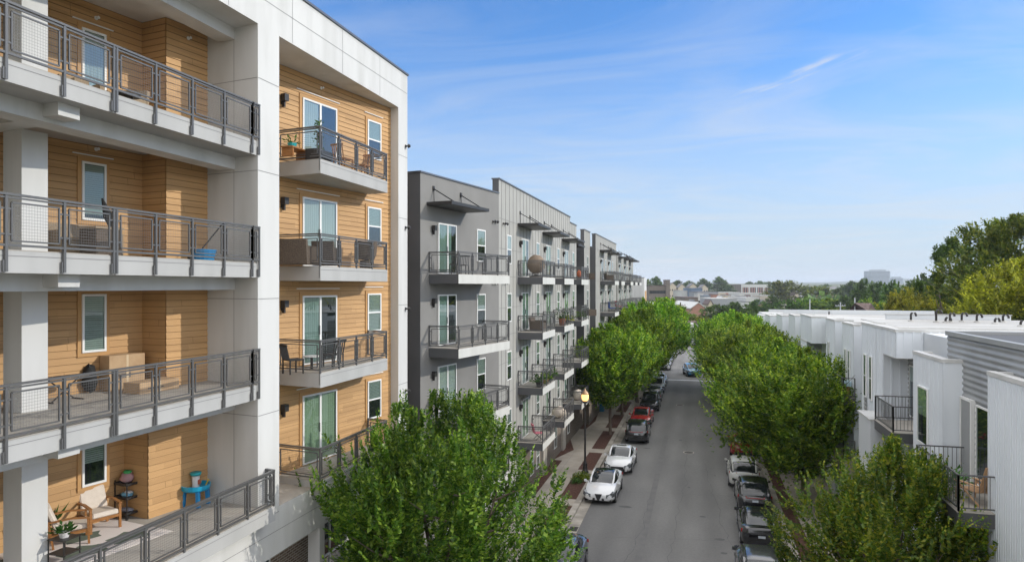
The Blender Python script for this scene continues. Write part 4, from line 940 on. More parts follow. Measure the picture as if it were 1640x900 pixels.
for i, (x, y, z_, s, rz, lab) in enumerate(((-7.2, 69.5, 0, 1.10, 1.3, 'second elm in the left row behind the street lamp, leaning over the parked cars'), (-6.5, 78.5, 0, 1.25, 2.6, 'third elm in the left row, level with the second grey building block'),
        (-5.8, 88.0, 0, 1.3, 4.0, 'fourth elm in the left row, where the row closes over the road'), (-5.2, 97.5, 0, 1.35, 5.1, 'last elm in the left row before the cross street'))):
    copy_tree(LT, None, (x, y, .1), rz, lab).scale = (s, s, s * .92)
for i, (x, y, s, rz, lab) in enumerate(((5.5, 53.2, 1.06, 2.1, 'second elm of the right clump, rounded crown facing the third townhouse'), (5.1, 63.0, 1.1, 3.4, 'third elm of the right clump, bright top against the white roofs'),
        (4.8, 73, 1.1, 4.4, 'fourth elm of the right clump, half hidden by brighter crowns'), (4.3, 81.0, 1.15, .7, 'fifth elm of the right clump, near the far end of the road'), (4.0, 91.0, 1.15, 5.6, 'last elm of the right clump before the cross street'))):
    copy_tree(RT, None, (x, y, .1), rz, lab).scale = (s, s, s * .93)
# ================================================================== big trees behind the townhouses and the town beyond
def at(u, v, d):
    """a point seen at (u, v) of the 1640-wide photograph, d metres deep: used once to survey the far town"""
    k_ = (u - 820) / 1130; x = k_ * d; c_, s_ = math.cos(TH), math.sin(TH)
    return (x * c_ - d * s_, x * s_ + d * c_, CH - (v - 458) * d / 1130)
def on_ground(u, d): p = at(u, 458, d); return (p[0], p[1], terrain(p[0], p[1]))
p = on_ground(1628, 74)
make_tree('oak_tree', 'tall spreading tree at the right edge, towering over the townhouse roofs', LV['olive'], p, 20.3, 7.6, 5, 41, shoots=3400, per=16, leaf=.46, slen=1.7, up=.35, trunk=.38, lobes=.32, shape='round', sprig=.06, spread=-.035, open_=.16)
p = on_ground(1528, 84)
make_tree('oak_tree', 'dark ragged tree with open branches left of the tall spreading one', LV['dark'], p, 18.8, 4.3, 3, 43, shoots=900, per=15, leaf=.40, slen=1.3, up=.25, trunk=.33, lobes=.5, shape='round', open_=.3, sprig=.05, spread=-.06)
p = on_ground(1655, 55)
make_tree('oak_tree', 'sunlit yellow green tree in front of the tall one at the right edge', LV['yellow'], p, 15.2, 6.0, 3, 47, shoots=2900, per=16, leaf=.34, slen=1.4, up=.3, trunk=.3, lobes=.35, shape='round', spread=-.03, open_=.14)
p = on_ground(1468, 96)
YT = make_tree('maple_tree', 'rounded yellow green tree just above the white roofs', LV['yellow'], p, 13.0, 5.2, 2, 49, shoots=1900, per=14, leaf=.42, slen=1.4, up=.4, trunk=.2, lobes=.22, shape='round', sq=(1.1, 1))
p = on_ground(1540, 92)
make_tree('maple_tree', 'low dark green tree between the yellow one and the tall ragged one', LV['olive'], p, 11.2, 6.0, 2, 51, shoots=1700, per=14, leaf=.36, slen=1.5, up=.4, trunk=.2, lobes=.25, shape='round')
# far trees: four shapes, copied
def far_tree(mt, seed, label, rad=5.2, H=11, shape='round', leaf=.85, shoots=420):
    return make_tree('distant_tree', label, LV[mt], (0, 0, 0), H, rad, 1.6, seed, shoots=shoots, per=8, leaf=leaf, slen=1.9, up=.4, trunk=.22, lobes=.28, shape=shape, forks=4, group='trees in the town beyond the road', wd=.7)
FT = [far_tree('dark', 61, 'x'), far_tree('olive', 62, 'x'), far_tree('pine', 63, 'x', 4.2, 13, 'cone'), far_tree('elm', 64, 'x', 6, 10), far_tree('yellow', 65, 'x', 5, 10)]
# (u centre, v top, depth, kind, width px, label)
FL = [
 (1068, 487, 190, 1, 74, 'loose light green tree left of the brick gable'), (1052, 500, 170, 0, 50, 'dark tree by the pale block at the end of the grey row'),
 (1110, 506, 200, 1, 60, 'small green tree below the brick gable'), (1150, 488, 215, 0, 66, 'dark round tree right of the brick gable'), (1180, 484, 230, 0, 74, 'dark broad tree before the white terrace end'),
 (1140, 528, 150, 0, 34, 'small dark tree beside the brown roofed house'), (1215, 480, 260, 0, 40, 'slim dark tree above the terrace end'), (1236, 472, 280, 2, 34, 'grey green conical tree left of the poles'),
 (1262, 448, 420, 1, 52, 'tall olive tree on the skyline above the white terrace'), (1290, 476, 240, 3, 60, 'bright green tree behind the first pole'), (1325, 478, 230, 3, 66, 'bright green tree between the two poles'),
 (1262, 480, 240, 0, 50, 'dark tree left of the first pole'), (1310, 457, 380, 1, 46, 'olive tree above the bright ones'), (1352, 474, 230, 0, 46, 'dark tree just left of the tall pole'),
 (1365, 450, 420, 2, 40, 'grey tree beside the white windowed building'), (1388, 447, 260, 0, 52, 'dark leafy tree left of the glass towers'), (1412, 452, 240, 0, 54, 'dark leafy tree below the glass towers'),
 (1395, 478, 180, 3, 64, 'low green tree behind the grey pointed roof'), (1434, 450, 200, 0, 50, 'dark tree between the towers and the yellow tree'), (1478, 440, 200, 0, 60, 'dark tree behind the yellow one'),
 (1515, 462, 120, 1, 60, 'olive tree right of the yellow one'), (1340, 462, 400, 2, 40, 'grey green tree behind the poles'), (1240, 452, 600, 2, 36, 'far grey green tree right of the brick flats'),
 (1151, 443, 620, 2, 30, 'tall dark tree standing on the skyline in the middle'), (1126, 446, 640, 2, 30, 'dark tree left of the tall one on the skyline'), (1168, 456, 640, 2, 24, 'small tree right of the tall one on the skyline'),
 (1050, 443, 500, 2, 34, 'skyline tree just right of the pale block'), (1036, 446, 520, 1, 24, 'skyline tree above the pale block'), (1085, 449, 620, 2, 34, 'skyline tree above the cream houses'), (1104, 450, 650, 0, 30, 'low skyline tree by the cream houses'),
 (1200, 451, 900, 2, 26, 'faint tree above the brick flats'), (1218, 450, 900, 0, 30, 'faint dark tree over the right of the brick flats'), (1232, 451, 950, 2, 26, 'faint tree at the right end of the brick flats'),
 (1290, 458, 700, 2, 40, 'far tree by the white gabled house'), (1322, 455, 760, 0, 30, 'far dark tree on the skyline'), (1375, 455, 700, 2, 30, 'far tree on the skyline left of the towers'),
 (1092, 500, 240, 3, 40, 'low green tree in front of the brick gable wall'), (1445, 476, 150, 0, 50, 'dark tree left of the yellow one'), (1300, 492, 170, 0, 60, 'low dark tree behind the farther roof'), (1345, 492, 165, 1, 60, 'low olive tree behind the farther roof'),
 (1255, 496, 180, 0, 56, 'low dark tree behind the far parapet'), (1208, 496, 200, 0, 40, 'dark tree touching the far roof corner'), (1395, 494, 150, 0, 50, 'low dark tree by the grey pointed roof'), (1560, 470, 130, 0, 80, 'dark tree low behind the ragged tree'), (1600, 480, 100, 3, 90, 'green tree low behind the white parapet'), (1650, 470, 95, 0, 90, 'dark tree low at the right edge'),
 (1500, 484, 110, 3, 60, 'bright low tree under the yellow crown'),
]
dims = [(5.2, 11), (5.2, 11), (4.2, 13), (6, 10), (5, 10)]; used = [False] * 5; rt = random.Random(4)
for u, v, d, kd, wpx, lab in FL:
    x, y, gz = on_ground(u, d); top = at(u, v, d)[2]; h = max(3.5, top - gz); r_ = wpx * d / 1130 / 2
    s_r = r_ / dims[kd][0] * 1.08; s_z = h / dims[kd][1]
    o = FT[kd] if not used[kd] else copy_tree(FT[kd]); used[kd] = True
    o.location = (x, y, gz); o.rotation_euler = (0, 0, rt.uniform(0, 6.28)); o.scale = (s_r, s_r, s_z); o['label'] = lab
if not used[4]:
    for ch in list(FT[4].children): bpy.data.objects.remove(ch)
    bpy.data.objects.remove(FT[4])
# woodland that reads as one mass between and behind the single trees
wr = np.random.default_rng(8); n = 26000
ang = wr.uniform(R(-12), R(38), n); dist = 320 + 700 * wr.uniform(0, 1, n) ** 1.3
cx = np.sin(ang) * dist; cy = np.cos(ang) * dist
cell = np.sin(cx * .045) + np.sin(cy * .05 + cx * .02) + np.sin(cx * .11 + 2) * .6
keep = (cell > .35) & ((ang > R(8)) | (dist > 930)); cx, cy = cx[keep], cy[keep]; n = len(cx)
gz = np.array([terrain(a, b_) for a, b_ in zip(cx, cy)])
hh = (5 + 3.5 * np.sin(cx * .13) * np.cos(cy * .12)) * wr.uniform(.1, 1, n) ** .5 * np.where(np.hypot(cx, cy) > 600, .8, 1)
ps = np.stack([cx, cy, gz + hh], 1); ax = unit(wr.normal(0, 1, (n, 3)) + np.array([0, 0, .6])); sd = unit(np.cross(ax, wr.normal(0, 1, (n, 3))))
tag(leaf_mesh('woodland', ps, ax, sd, wr.uniform(2.0, 4.2, n), LV['pine'], None, .8), kind='stuff')

# ---- far buildings
def simple_building(name, label, cat, u0, u1, vt, d, depth, wallm, roof='flat', roofm=None, yaw=0, win=None, group=None, rh=0, vb=None, winm=None):
    """walls, roof, rows of windows; stands on the ground at depth d"""
    x0, y0, g0_ = on_ground(u0, d); x1, y1, _ = on_ground(u1, d)
    cxm, cym = (x0 + x1) / 2, (y0 + y1) / 2; gz_ = terrain(cxm, cym); top = at(u0, vt, d)[2]; h = max(2.5, top - gz_); w_ = math.hypot(x1 - x0, y1 - y0)
    t = thing(name, label, cat, (cxm, cym, gz_), TH + yaw, group)
    b = MB(); b.box(-w_ / 2, w_ / 2, 0, depth, -3, h - rh); b.build('wall', wallm, t)
    r_ = MB(); rm = roofm or M['roofw']; hb_ = h - rh
    if roof == 'flat': r_.box(-w_ / 2 - .15, w_ / 2 + .15, -.15, depth + .15, hb_, hb_ + .35)
    elif roof == 'gable_front':
        o_ = .4; r_.hexa([(-w_ / 2 - o_, -o_, hb_ - .1), (0, -o_, h), (0, depth + o_, h), (-w_ / 2 - o_, depth + o_, hb_ - .1)], [(-w_ / 2 - o_, -o_, hb_ + .2), (0, -o_, h + .3), (0, depth + o_, h + .3), (-w_ / 2 - o_, depth + o_, hb_ + .2)])
        r_.hexa([(0, -o_, h), (w_ / 2 + o_, -o_, hb_ - .1), (w_ / 2 + o_, depth + o_, hb_ - .1), (0, depth + o_, h)], [(0, -o_, h + .3), (w_ / 2 + o_, -o_, hb_ + .2), (w_ / 2 + o_, depth + o_, hb_ + .2), (0, depth + o_, h + .3)])
        gmb = MB(); gmb.hexa([(-w_ / 2, 0, hb_), (w_ / 2, 0, hb_), (w_ / 2, .3, hb_), (-w_ / 2, .3, hb_)], [(-.05, 0, h - .05), (.05, 0, h - .05), (.05, .3, h - .05), (-.05, .3, h - .05)]); gmb.build('gable', wallm, t)
    else:
        o_ = .4; i_ = .02 if roof == 'gable' else depth * .4
        r_.hexa([(-w_ / 2 - o_, -o_, hb_), (w_ / 2 + o_, -o_, hb_), (w_ / 2 + o_, depth + o_, hb_), (-w_ / 2 - o_, depth + o_, hb_)], [(-w_ / 2 + i_, depth / 2 - .05, h), (w_ / 2 - i_, depth / 2 - .05, h), (w_ / 2 - i_, depth / 2 + .05, h), (-w_ / 2 + i_, depth / 2 + .05, h)])
    r_.build('roof', rm, t)
    if win:
        nc_, nr_, ww, wh = win
        cells = [(i, j_) for j_ in range(nr_) for i in range(nc_)]
        first = None
        for i, j_ in cells[:99]:
            xx = -w_ / 2 + w_ * (i + .5) / nc_; zz = hb_ - (j_ + 1) * (hb_ / nr_) + hb_ / nr_ * .25
            if first is None:
                m_ = MB(); m_.box(-ww / 2, ww / 2, -.08, 0, 0, wh); first = m_.build('window', winm or M['dark'], t); first.location = (xx, -.01, zz)
            else: copy_tree(first, t, (xx, -.01, zz))
    return t
M['shingle'] = noisy('brown_shingles', (.11, .08, .075), (.16, .12, .11), 2, .9, 5)
M['shingleg'] = noisy('grey_shingles', (.15, .15, .16), (.22, .22, .23), 2, .9, 5)
M['cream'] = mat('cream_wall', (.52, .45, .35), .8); M['bluer'] = mat('blue_grey_metal_roof', (.10, .15, .22), .5); M['offw'] = mat('off_white_wall', (.56, .56, .54), .8)
M['tower'] = mat('tower_concrete', (.32, .36, .40), .6); M['towerg'] = mat('tower_glass', (.10, .14, .18), .2); M['wgrey'] = mat('warehouse_grey', (.30, .31, .33), .7); M['steel'] = mat('galvanised_steel', (.45, .47, .48), .5)
simple_building('brick_hall', 'red brick hall with a pale gabled roof in the middle distance', 'building', 1107, 1130, 485, 270, 34, M['brickred'], 'gable_front', M['offw'], rh=2.2)
t = simple_building('house', 'brown roofed house with a white dormer at the end of the road', 'house', 1098, 1122, 515, 160, 9, M['offw'], 'hip', M['shingle'], rh=3.0, win=(3, 1, .8, 1.2))
b = MB(); b.box(-1.0, 1.0, -.9, 2.5, 2.2, 3.6); b.hexa([(-1.3, -1.2, 3.6), (1.3, -1.2, 3.6), (1.3, 3, 3.6), (-1.3, 3, 3.6)], [(-.05, -1.2, 4.5), (.05, -1.2, 4.5), (.05, 3, 4.5), (-.05, 3, 4.5)]); b.build('dormer', M['offw'], t)
simple_building('warehouse', 'long dark brick warehouse left of the cream houses', 'building', 1040, 1073, 458, 420, 30, M['brickbr'], 'flat', M['shingle'], win=(6, 2, 2, 1.8))
simple_building('chimney_tower', 'narrow dark brick tower rising from the warehouse end', 'tower', 1067, 1073, 449, 418, 8, M['brickbr'], 'flat', M['shingle'])
for i, (u, lab) in enumerate(((1077, 'leftmost cream gabled house on the slope'), (1092, 'middle cream gabled house on the slope'), (1110, 'cream gabled house right of the middle one'), (1128, 'cream house at the right end, partly behind a tree'))):
    simple_building('house', lab, 'house', u - 6, u + 6, [453, 455, 454, 456][i], 600, 10, M['cream'], 'gable_front', M['shingleg'], rh=3, win=(3, 2, 1, 1.4), group='cream houses on the slope')
sheds = [(1090, 1118, 466, 480, 'offw', 'roofw', 'white flat shed below the cream houses'), (1107, 1125, 462, 470, 'bluer', 'bluer', 'shed with a blue metal roof'), (1118, 1150, 468, 440, 'wgrey', 'shingleg', 'grey warehouse right of the blue roof'),
         (1097, 1118, 477, 350, 'brickbr', 'shingle', 'low dark red shed behind the brick hall'), (1140, 1162, 469, 460, 'cream', 'offw', 'cream shed in the middle of the works'), (1160, 1184, 469, 470, 'brickred', 'offw', 'reddish shed with a white roof'),
         (1140, 1180, 479, 360, 'wgrey', 'roofw', 'long low white roofed warehouse in front of the others'), (1184, 1224, 470, 440, 'offw', 'roofw', 'white warehouse below the brick flats'), (1195, 1216, 478, 360, 'offw', 'roofw', 'small white shed nearest the white terrace end'), (1226, 1240, 474, 400, 'cream', 'roofw', 'pale shed at the right end of the works')]
for u0, u1, vt, d, wm, rm, lab in sheds: simple_building('warehouse', lab, 'building', u0, u1, vt, d, 22, M[wm], 'flat', M[rm], win=(6, 1, 1.2, 1.0), group='sheds and warehouses of the works')
t = simple_building('apartment_block', 'brick flats with white top storey on the far slope', 'building', 1187, 1236, 456, 880, 14, M['brickred'], 'flat', M['offw'], win=(14, 4, 1.3, 1.9), rh=3.2)
t2 = simple_building('apartment_block', 'dark purple grey block left of the brick flats', 'building', 1166, 1187, 456, 860, 14, M['brickbr'], 'flat', M['shingle'], win=(6, 4, 1.3, 1.6))
ws = math.dist(on_ground(1187, 880)[:2], on_ground(1236, 880)[:2]); ht = at(1187, 456, 880)[2] - t.location.z
b = MB(); b.box(-ws / 2, ws / 2, -.6, 13, ht - 3.4, ht + .4)
for k in range(5): b.box(-ws / 2 + k * (ws - 1.6) / 4, -ws / 2 + 1.6 + k * (ws - 1.6) / 4, -.6, 0, 0, ht - 3.4)
o = b.build('white_top_storey', M['offw'], t)
for u, v, d, lab in ((1283, 462, 560, 'white gabled house among the trees right of the works'), (1330, 459, 640, 'large pale house with a broad grey roof'), (1356, 461, 520, 'white three storey building with many panes by the tall pole')):
    simple_building('house', lab, 'house', u - 7, u + 7 + (6 if u == 1330 else 0), v, d, 10, M['offw' if u != 1330 else 'cream'], 'gable' if u != 1356 else 'flat', M['shingleg'], rh=3 if u != 1356 else 0, win=(4, 2, 1.2, 1.5))
simple_building('house', 'house with a pointed dark grey roof just behind the white terrace', 'house', 1385, 1412, 486, 135, 8, M['offw'], 'hip', M['shingle'], rh=3.4)
cl_ = {'pale': M['offw'], 'cream': M['cream'], 'brick': M['brickred'], 'grey': M['wgrey'], 'dark brick': M['brickbr']}
for i, (u, wd_, v, d, wc, rc_, kd_) in enumerate(((1122, 9, 471, 430, 'pale', 'roofw', 'flat'), (1133, 10, 474, 400, 'grey', 'bluer', 'flat'), (1146, 8, 472, 420, 'brick', 'shingle', 'flat'), (1157, 7, 475, 395, 'pale', 'roofw', 'gable_front'), (1166, 9, 473, 410, 'cream', 'shingleg', 'flat'),
        (1178, 8, 476, 390, 'pale', 'roofw', 'flat'), (1190, 9, 474, 405, 'grey', 'roofw', 'flat'), (1201, 6, 473, 415, 'brick', 'shingle', 'gable_front'), (1212, 10, 476, 385, 'dark brick', 'roofw', 'flat'), (1112, 6, 481, 330, 'grey', 'shingleg', 'gable_front'), (1138, 7, 481, 335, 'cream', 'shingle', 'gable_front'), (1198, 8, 484, 310, 'pale', 'shingleg', 'flat'), (1222, 7, 481, 330, 'brick', 'shingleg', 'gable_front'),
        (1300, 7, 466, 520, 'pale', 'shingleg', 'gable_front'), (1276, 6, 468, 500, 'cream', 'shingle', 'gable_front'), (1318, 7, 467, 540, 'brick', 'shingleg', 'gable_front'))):
    simple_building('works_building' if u < 1240 else 'house', f'small {wc} {"flat roofed unit" if kd_ == "flat" else "gabled house"} far off, {["between blue roofed shed and cream houses", "under the blue metal roof", "reddish one by the grey warehouse", "with a white gable in the works", "in the middle of the works", "left of the brick flats", "below the brick flats", "gabled, below the brick flats", "right below the brick flats", "right of the brick hall", "just beyond the brick hall roof", "nearest above the dark trees", "at the right end of the works", "in the trees beyond the first pole", "in the trees left of the first pole", "in the trees near the crossarm pole"][i]}', 'building' if u < 1240 else 'house', u - wd_ / 2, u + wd_ / 2, v, d, 9, cl_[wc], kd_, M[rc_], rh=2 if kd_ != 'flat' else 0, win=(3, 1, 1.2, 1.2), group='small buildings of the far town')
def tower(label, u0, u1, vt, d):
    x0, y0, _ = on_ground(u0, d); x1, y1, _ = on_ground(u1, d); gz_ = terrain((x0 + x1) / 2, (y0 + y1) / 2); top = at(u0, vt, d)[2]; w_ = math.hypot(x1 - x0, y1 - y0); h = top - gz_
    t = thing('office_tower', label, 'tower', ((x0 + x1) / 2, (y0 + y1) / 2, gz_), TH, 'pale towers on the horizon')
    b = MB(); b.prism([(-w_ / 2, 4), (-w_ / 2 + 5, 0), (w_ / 2 - 5, 0), (w_ / 2, 4), (w_ / 2, 26), (-w_ / 2, 26)], -5, h); b.box(-w_ * .33, w_ * .3, 4, 20, h, h + 4); b.build('wall', M['tower'], t)
    nfl = int(h / 3.6)
    g_ = MB()
    for k in range(nfl): g_.prism([(-w_ / 2 - .1, 4), (-w_ / 2 + 5, -.12), (w_ / 2 - 5, -.12), (w_ / 2 + .1, 4), (w_ / 2 + .1, 25), (-w_ / 2 - .1, 25)], 2 + k * 3.6, 3.8 + k * 3.6)
    g_.build('window_bands', M['towerg'], t)
tower('broad pale office tower on the horizon', 1391, 1427, 434, 2000); tower('smaller fainter tower right of the broad one', 1429, 1448, 445, 2300)
# poles
def pole(label, u, vt, d, arm=True, mt='shingle'):
    x, y, gz_ = on_ground(u, d); top = at(u, vt, d)[2] - gz_
    t = thing('utility_pole', label, 'utility pole', (x, y, gz_), TH + .3, 'utility poles beyond the houses')
    b = MB(); b.tube([(0, 0, -.5), (0, 0, top)], [.16, .11], 8); b.build('pole', M[mt], t)
    if arm: b = MB(); b.bar((-1.2, 0, top - .7), (1.2, 0, top - .7), .12, .12); [b.lathe([(.05, 0), (.05, .2), (0, .2)], (xx, 0, top - .64), 6) for xx in (-1.1, -.5, .5, 1.1)]; b.build('crossarm', M[mt], t)
pole('wooden pole left of the brick hall', 1073, 488, 150); pole('thicker wooden pole by the loose green tree', 1090, 484, 155)
pole('thin pale pole above the farther white roof', 1297, 479, 150, False, 'steel'); pole('pole with a crossarm above the white roofs', 1346, 484, 140, True, 'steel'); pole('tall pale double pole right of the crossarm pole', 1369, 477, 140, False, 'steel')
# ================================================================== parked cars
def paint(name, c, rough=.22): return mat(name, c, rough, .0, .6, Coat_Weight=.9, Coat_Roughness=.04)
CP = {'white': paint('white_car_paint', (.72, .73, .74)), 'pearl': paint('pearl_car_paint', (.66, .66, .63)), 'black': paint('black_car_paint', (.012, .012, .014)), 'navy': paint('dark_blue_grey_car_paint', (.045, .055, .075)),
      'red': paint('red_car_paint', (.38, .03, .03)), 'silver': paint('silver_car_paint', (.42, .43, .44)), 'grey': paint('grey_car_paint', (.12, .125, .13)), 'blue': paint('blue_car_paint', (.03, .22, .42)), 'graph': paint('graphite_car_paint', (.04, .042, .045))}
M['cglass'] = mat('car_glass', (.012, .016, .018), .04, 0, .9); M['tyre'] = mat('tyre_rubber', (.018, .018, .018), .85); M['rim'] = mat('alloy_rim', (.28, .28, .29), .3, .8)
M['plastic'] = mat('black_plastic', (.02, .02, .021), .6); M['chrome'] = mat('chrome', (.6, .6, .62), .15, 1); M['tail'] = mat('tail_lamp', (.32, .012, .012), .15, 0, .7, Coat_Weight=.6); M['headl'] = mat('head_lamp', (.10, .11, .12), .06, .3, .9); M['drl'] = mat('lamp_reflector', (.75, .78, .8), .2, .6)
M['plate'] = mat('licence_plate', (.55, .6, .66), .5); M['amber'] = mat('amber_reflector', (.6, .16, .02), .3)
def loft(rings, mt, name, parent, close=True):
    b = MB(); n = len(rings[0])
    for r_ in rings: b.v += r_
    for k in range(len(rings) - 1):
        for j in range(n - 1): b.f.append((k * n + j, k * n + j + 1, (k + 1) * n + j + 1, (k + 1) * n + j)); b.m.append(0)
    if close: b.f.append(tuple(reversed(range(n)))); b.m.append(0); b.f.append(tuple((len(rings) - 1) * n + j for j in range(n))); b.m.append(0)
    o = b.build(name, mt, parent, smooth=True)
    try:
        md = o.modifiers.new('edge', 'EDGE_SPLIT'); md.split_angle = R(42)
    except Exception: pass
    return o
def mirror(half): return [(x, -y, z) for x, y, z in reversed(half)] + half[1:] if abs(half[0][1]) < 1e-6 else [(x, -y, z) for x, y, z in reversed(half)] + half
SP = {
 # x, half width, bottom, shoulder, deck  (front is +x)
 'sedan': dict(L=4.62, W=.93, body=[(2.31, .58, .30, .52, .56), (2.24, .76, .24, .60, .66), (2.0, .88, .20, .68, .75), (1.5, .93, .19, .78, .86), (.98, .93, .19, .88, .95), (.2, .93, .19, .92, .93), (-.9, .93, .19, .95, .96), (-1.6, .93, .19, .98, 1.04), (-2.0, .91, .22, .98, 1.07), (-2.22, .82, .27, .93, 1.04), (-2.31, .66, .34, .84, .90)],
    gh=[(1.0, .74, .60, .90), (.62, .80, .66, 1.16), (.12, .82, .62, 1.38), (-.35, .83, .62, 1.44), (-.85, .82, .60, 1.41), (-1.4, .78, .58, 1.24), (-1.85, .70, .56, 1.05)], roof=(.08, -.95), wr=.335, wx=(1.42, -1.40)),
 'suv': dict(L=4.62, W=.94, body=[(2.31, .62, .36, .66, .72), (2.25, .80, .30, .76, .86), (2.0, .90, .26, .84, .96), (1.5, .94, .25, .94, 1.04), (1.02, .94, .25, 1.02, 1.09), (.2, .94, .25, 1.05, 1.06), (-.9, .94, .25, 1.08, 1.08), (-1.6, .94, .25, 1.10, 1.10), (-2.05, .92, .29, 1.10, 1.12), (-2.22, .86, .33, 1.04, 1.08), (-2.31, .72, .40, .92, .96)],
    gh=[(1.08, .76, .62, 1.06), (.72, .82, .68, 1.34), (.32, .84, .68, 1.58), (-.3, .85, .69, 1.67), (-1.2, .84, .68, 1.66), (-1.78, .82, .67, 1.60), (-2.08, .79, .66, 1.30), (-2.2, .76, .66, 1.10)], roof=(.30, -1.85), wr=.37, wx=(1.42, -1.36)),
}
def car(label, kind, paint_, loc, yaw, group='cars parked along the kerbs', roof=None, sunroof=False, rails=False, front='bar', fine=True, tail='pair', name='parked_car', s=1.0):
    S = SP[kind]; t = thing(name, label, 'car', loc, yaw, group); t.scale = (s, s, s); pm = CP[paint_]
    rings = []
    for x, w_, zb, zs, zd in S['body']:
        h = [(x, w_ - .16, zb), (x, w_ - .03, zb + .09), (x, w_, zb + (zs - zb) * .45), (x, w_ - .015, zb + (zs - zb) * .8), (x, w_ - .07, zs), (x, w_ * .72, zd - .012), (x, w_ * .35, zd + .012), (x, 0.0, zd + .02)]
        rings.append([(a, -b_, c) for a, b_, c in h] + [(a, b_, c) for a, b_, c in reversed(h[:-1])])
    loft(rings, pm, 'body', t)
    gr = []
    for x, wb_, wr_, zr in S['gh']:
        base = min([(abs(x - q[0]), q[3]) for q in S['body']])[1] - .05
        h = [(x, wb_ + .02, base), (x, wb_, base + .06), (x, wr_ + .04, max(base + .07, zr - .09)), (x, wr_ - .06, zr - .015), (x, wr_ * .5, zr + .01), (x, 0.0, zr + .015)]
        gr.append([(a, -b_, c) for a, b_, c in h] + [(a, b_, c) for a, b_, c in reversed(h[:-1])])
    loft(gr, M['cglass'], 'windows', t)
    def prof(x):
        g_ = S['gh']
        for (x0, a0, b0, z0), (x1, a1, b1, z1) in zip(g_, g_[1:]):
            if x1 <= x <= x0: k_ = (x0 - x) / (x0 - x1); return a0 + (a1 - a0) * k_, b0 + (b1 - b0) * k_, z0 + (z1 - z0) * k_
        return g_[0][1:] if x > g_[0][0] else g_[-1][1:]
    rr_ = []; x0, x1 = S['roof']
    for k in range(7):
        x = x0 + (x1 - x0) * k / 6; a_, b_, z_ = prof(x)
        h = [(x, b_ + .035, z_ - .085), (x, b_ - .055, z_ - .004), (x, b_ * .5, z_ + .022), (x, 0.0, z_ + .028)]
        rr_.append([(p, -q, r_) for p, q, r_ in h] + [(p, q, r_) for p, q, r_ in reversed(h[:-1])])
    ro = loft(rr_, M['cglass'] if roof == 'black' else pm, 'roof', t, False)
    if sunroof:
        b = MB(); zt = prof((x0 + x1) / 2)[2]; b.box(x0 - .48, x0 - .26, -.34, .34, prof(x0 - .37)[2] + .024, prof(x0 - .37)[2] + .033); b.build('sunroof', M['cglass'], ro)
    pl = MB()
    for sg in (-1, 1):
        for (xa, xb) in ((S['gh'][0][0] - .02, x0), (x0, x1), (x1, S['gh'][-1][0] + .05)):
            n_ = 4
            for k in range(n_):
                u0 = xa + (xb - xa) * k / n_; u1 = xa + (xb - xa) * (k + 1) / n_; p0, p1 = prof(u0), prof(u1)
                pl.bar((u0, sg * (p0[1] + .035), p0[2] - .06), (u1, sg * (p1[1] + .035), p1[2] - .06), .085, .06)
        xm = (x0 + x1) / 2; a_, b_, z_ = prof(xm); pl.bar((xm, sg * (a_ + .012), z_ - .42), (xm, sg * (b_ + .045), z_ - .09), .07, .02)
        if kind == 'suv': a_, b_, z_ = prof(-1.25); pl.bar((-1.25, sg * (a_ + .012), z_ - .5), (-1.25, sg * (b_ + .045), z_ - .09), .12, .02)
    pl.build('pillars', pm, t)
    for wx in S['wx']:
        for sg in (-1, 1):
            b = MB(); r_ = S['wr']; W = S['W']
            b.lathe([(r_ * .62, 0), (r_ * .96, 0), (r_, .02), (r_, .2), (r_ * .5, .2)], n=20, axis='y'); w_ = b.build('wheel', M['tyre'], t, smooth=False)
            rb = MB(); rb.lathe([(0, -.01), (r_ * .18, -.01), (r_ * .2, .015), (r_ * .62, .02), (r_ * .64, -.004), (r_ * .68, -.004), (r_ * .68, .03)], n=20, axis='y')
            for q in range(5): an = q * 6.283 / 5; rb.bar((0, .0, 0), (r_ * .63 * math.cos(an), .0, r_ * .63 * math.sin(an)), .05, .03)
            rb.build('rim', M['rim'], w_)
            w_.location = (wx, sg * (W + .008), r_); w_.rotation_euler = (0, 0, 0 if sg < 0 else math.pi)
            ar = MB(); n_ = 14
            for q in range(n_):
                a0, a1 = math.pi * q / n_ - .1, math.pi * (q + 1) / n_ - .02
                ar.face([(wx + math.cos(a) * rad, sg * (W + .004), r_ + math.sin(a) * rad) for a, rad in ((a0, r_ * .9), (a1, r_ * .9), (a1, r_ * 1.14), (a0, r_ * 1.14))])
            ar.build('wheel_arch', M['plastic'], t)
    L2_ = S['L'] / 2; zl = S['body'][1][3]
    for sg in (-1, 1):
        b = MB(); z = zl - .02 + (.02 if kind == 'suv' else 0)
        b.hexa([(L2_ + .035, sg * .46, z - .12), (L2_ - .12, sg * .80, z - .10), (L2_ - .30, sg * .945, z - .06), (L2_ - .34, sg * .80, z - .05), (L2_ - .14, sg * .44, z - .09)], [(L2_ - .01, sg * .46, z + .04), (L2_ - .14, sg * .80, z + .10), (L2_ - .42, sg * .945, z + .17), (L2_ - .46, sg * .80, z + .17), (L2_ - .18, sg * .44, z + .05)]); hl_ = b.build('headlight', M['headl'], t); b = MB(); b.bar((L2_ + .03, sg * .5, z - .05), (L2_ - .11, sg * .80, z + .0), .03, .03); b.build('reflector', M['drl'], hl_)
        zt = .82 if kind == 'sedan' else .98
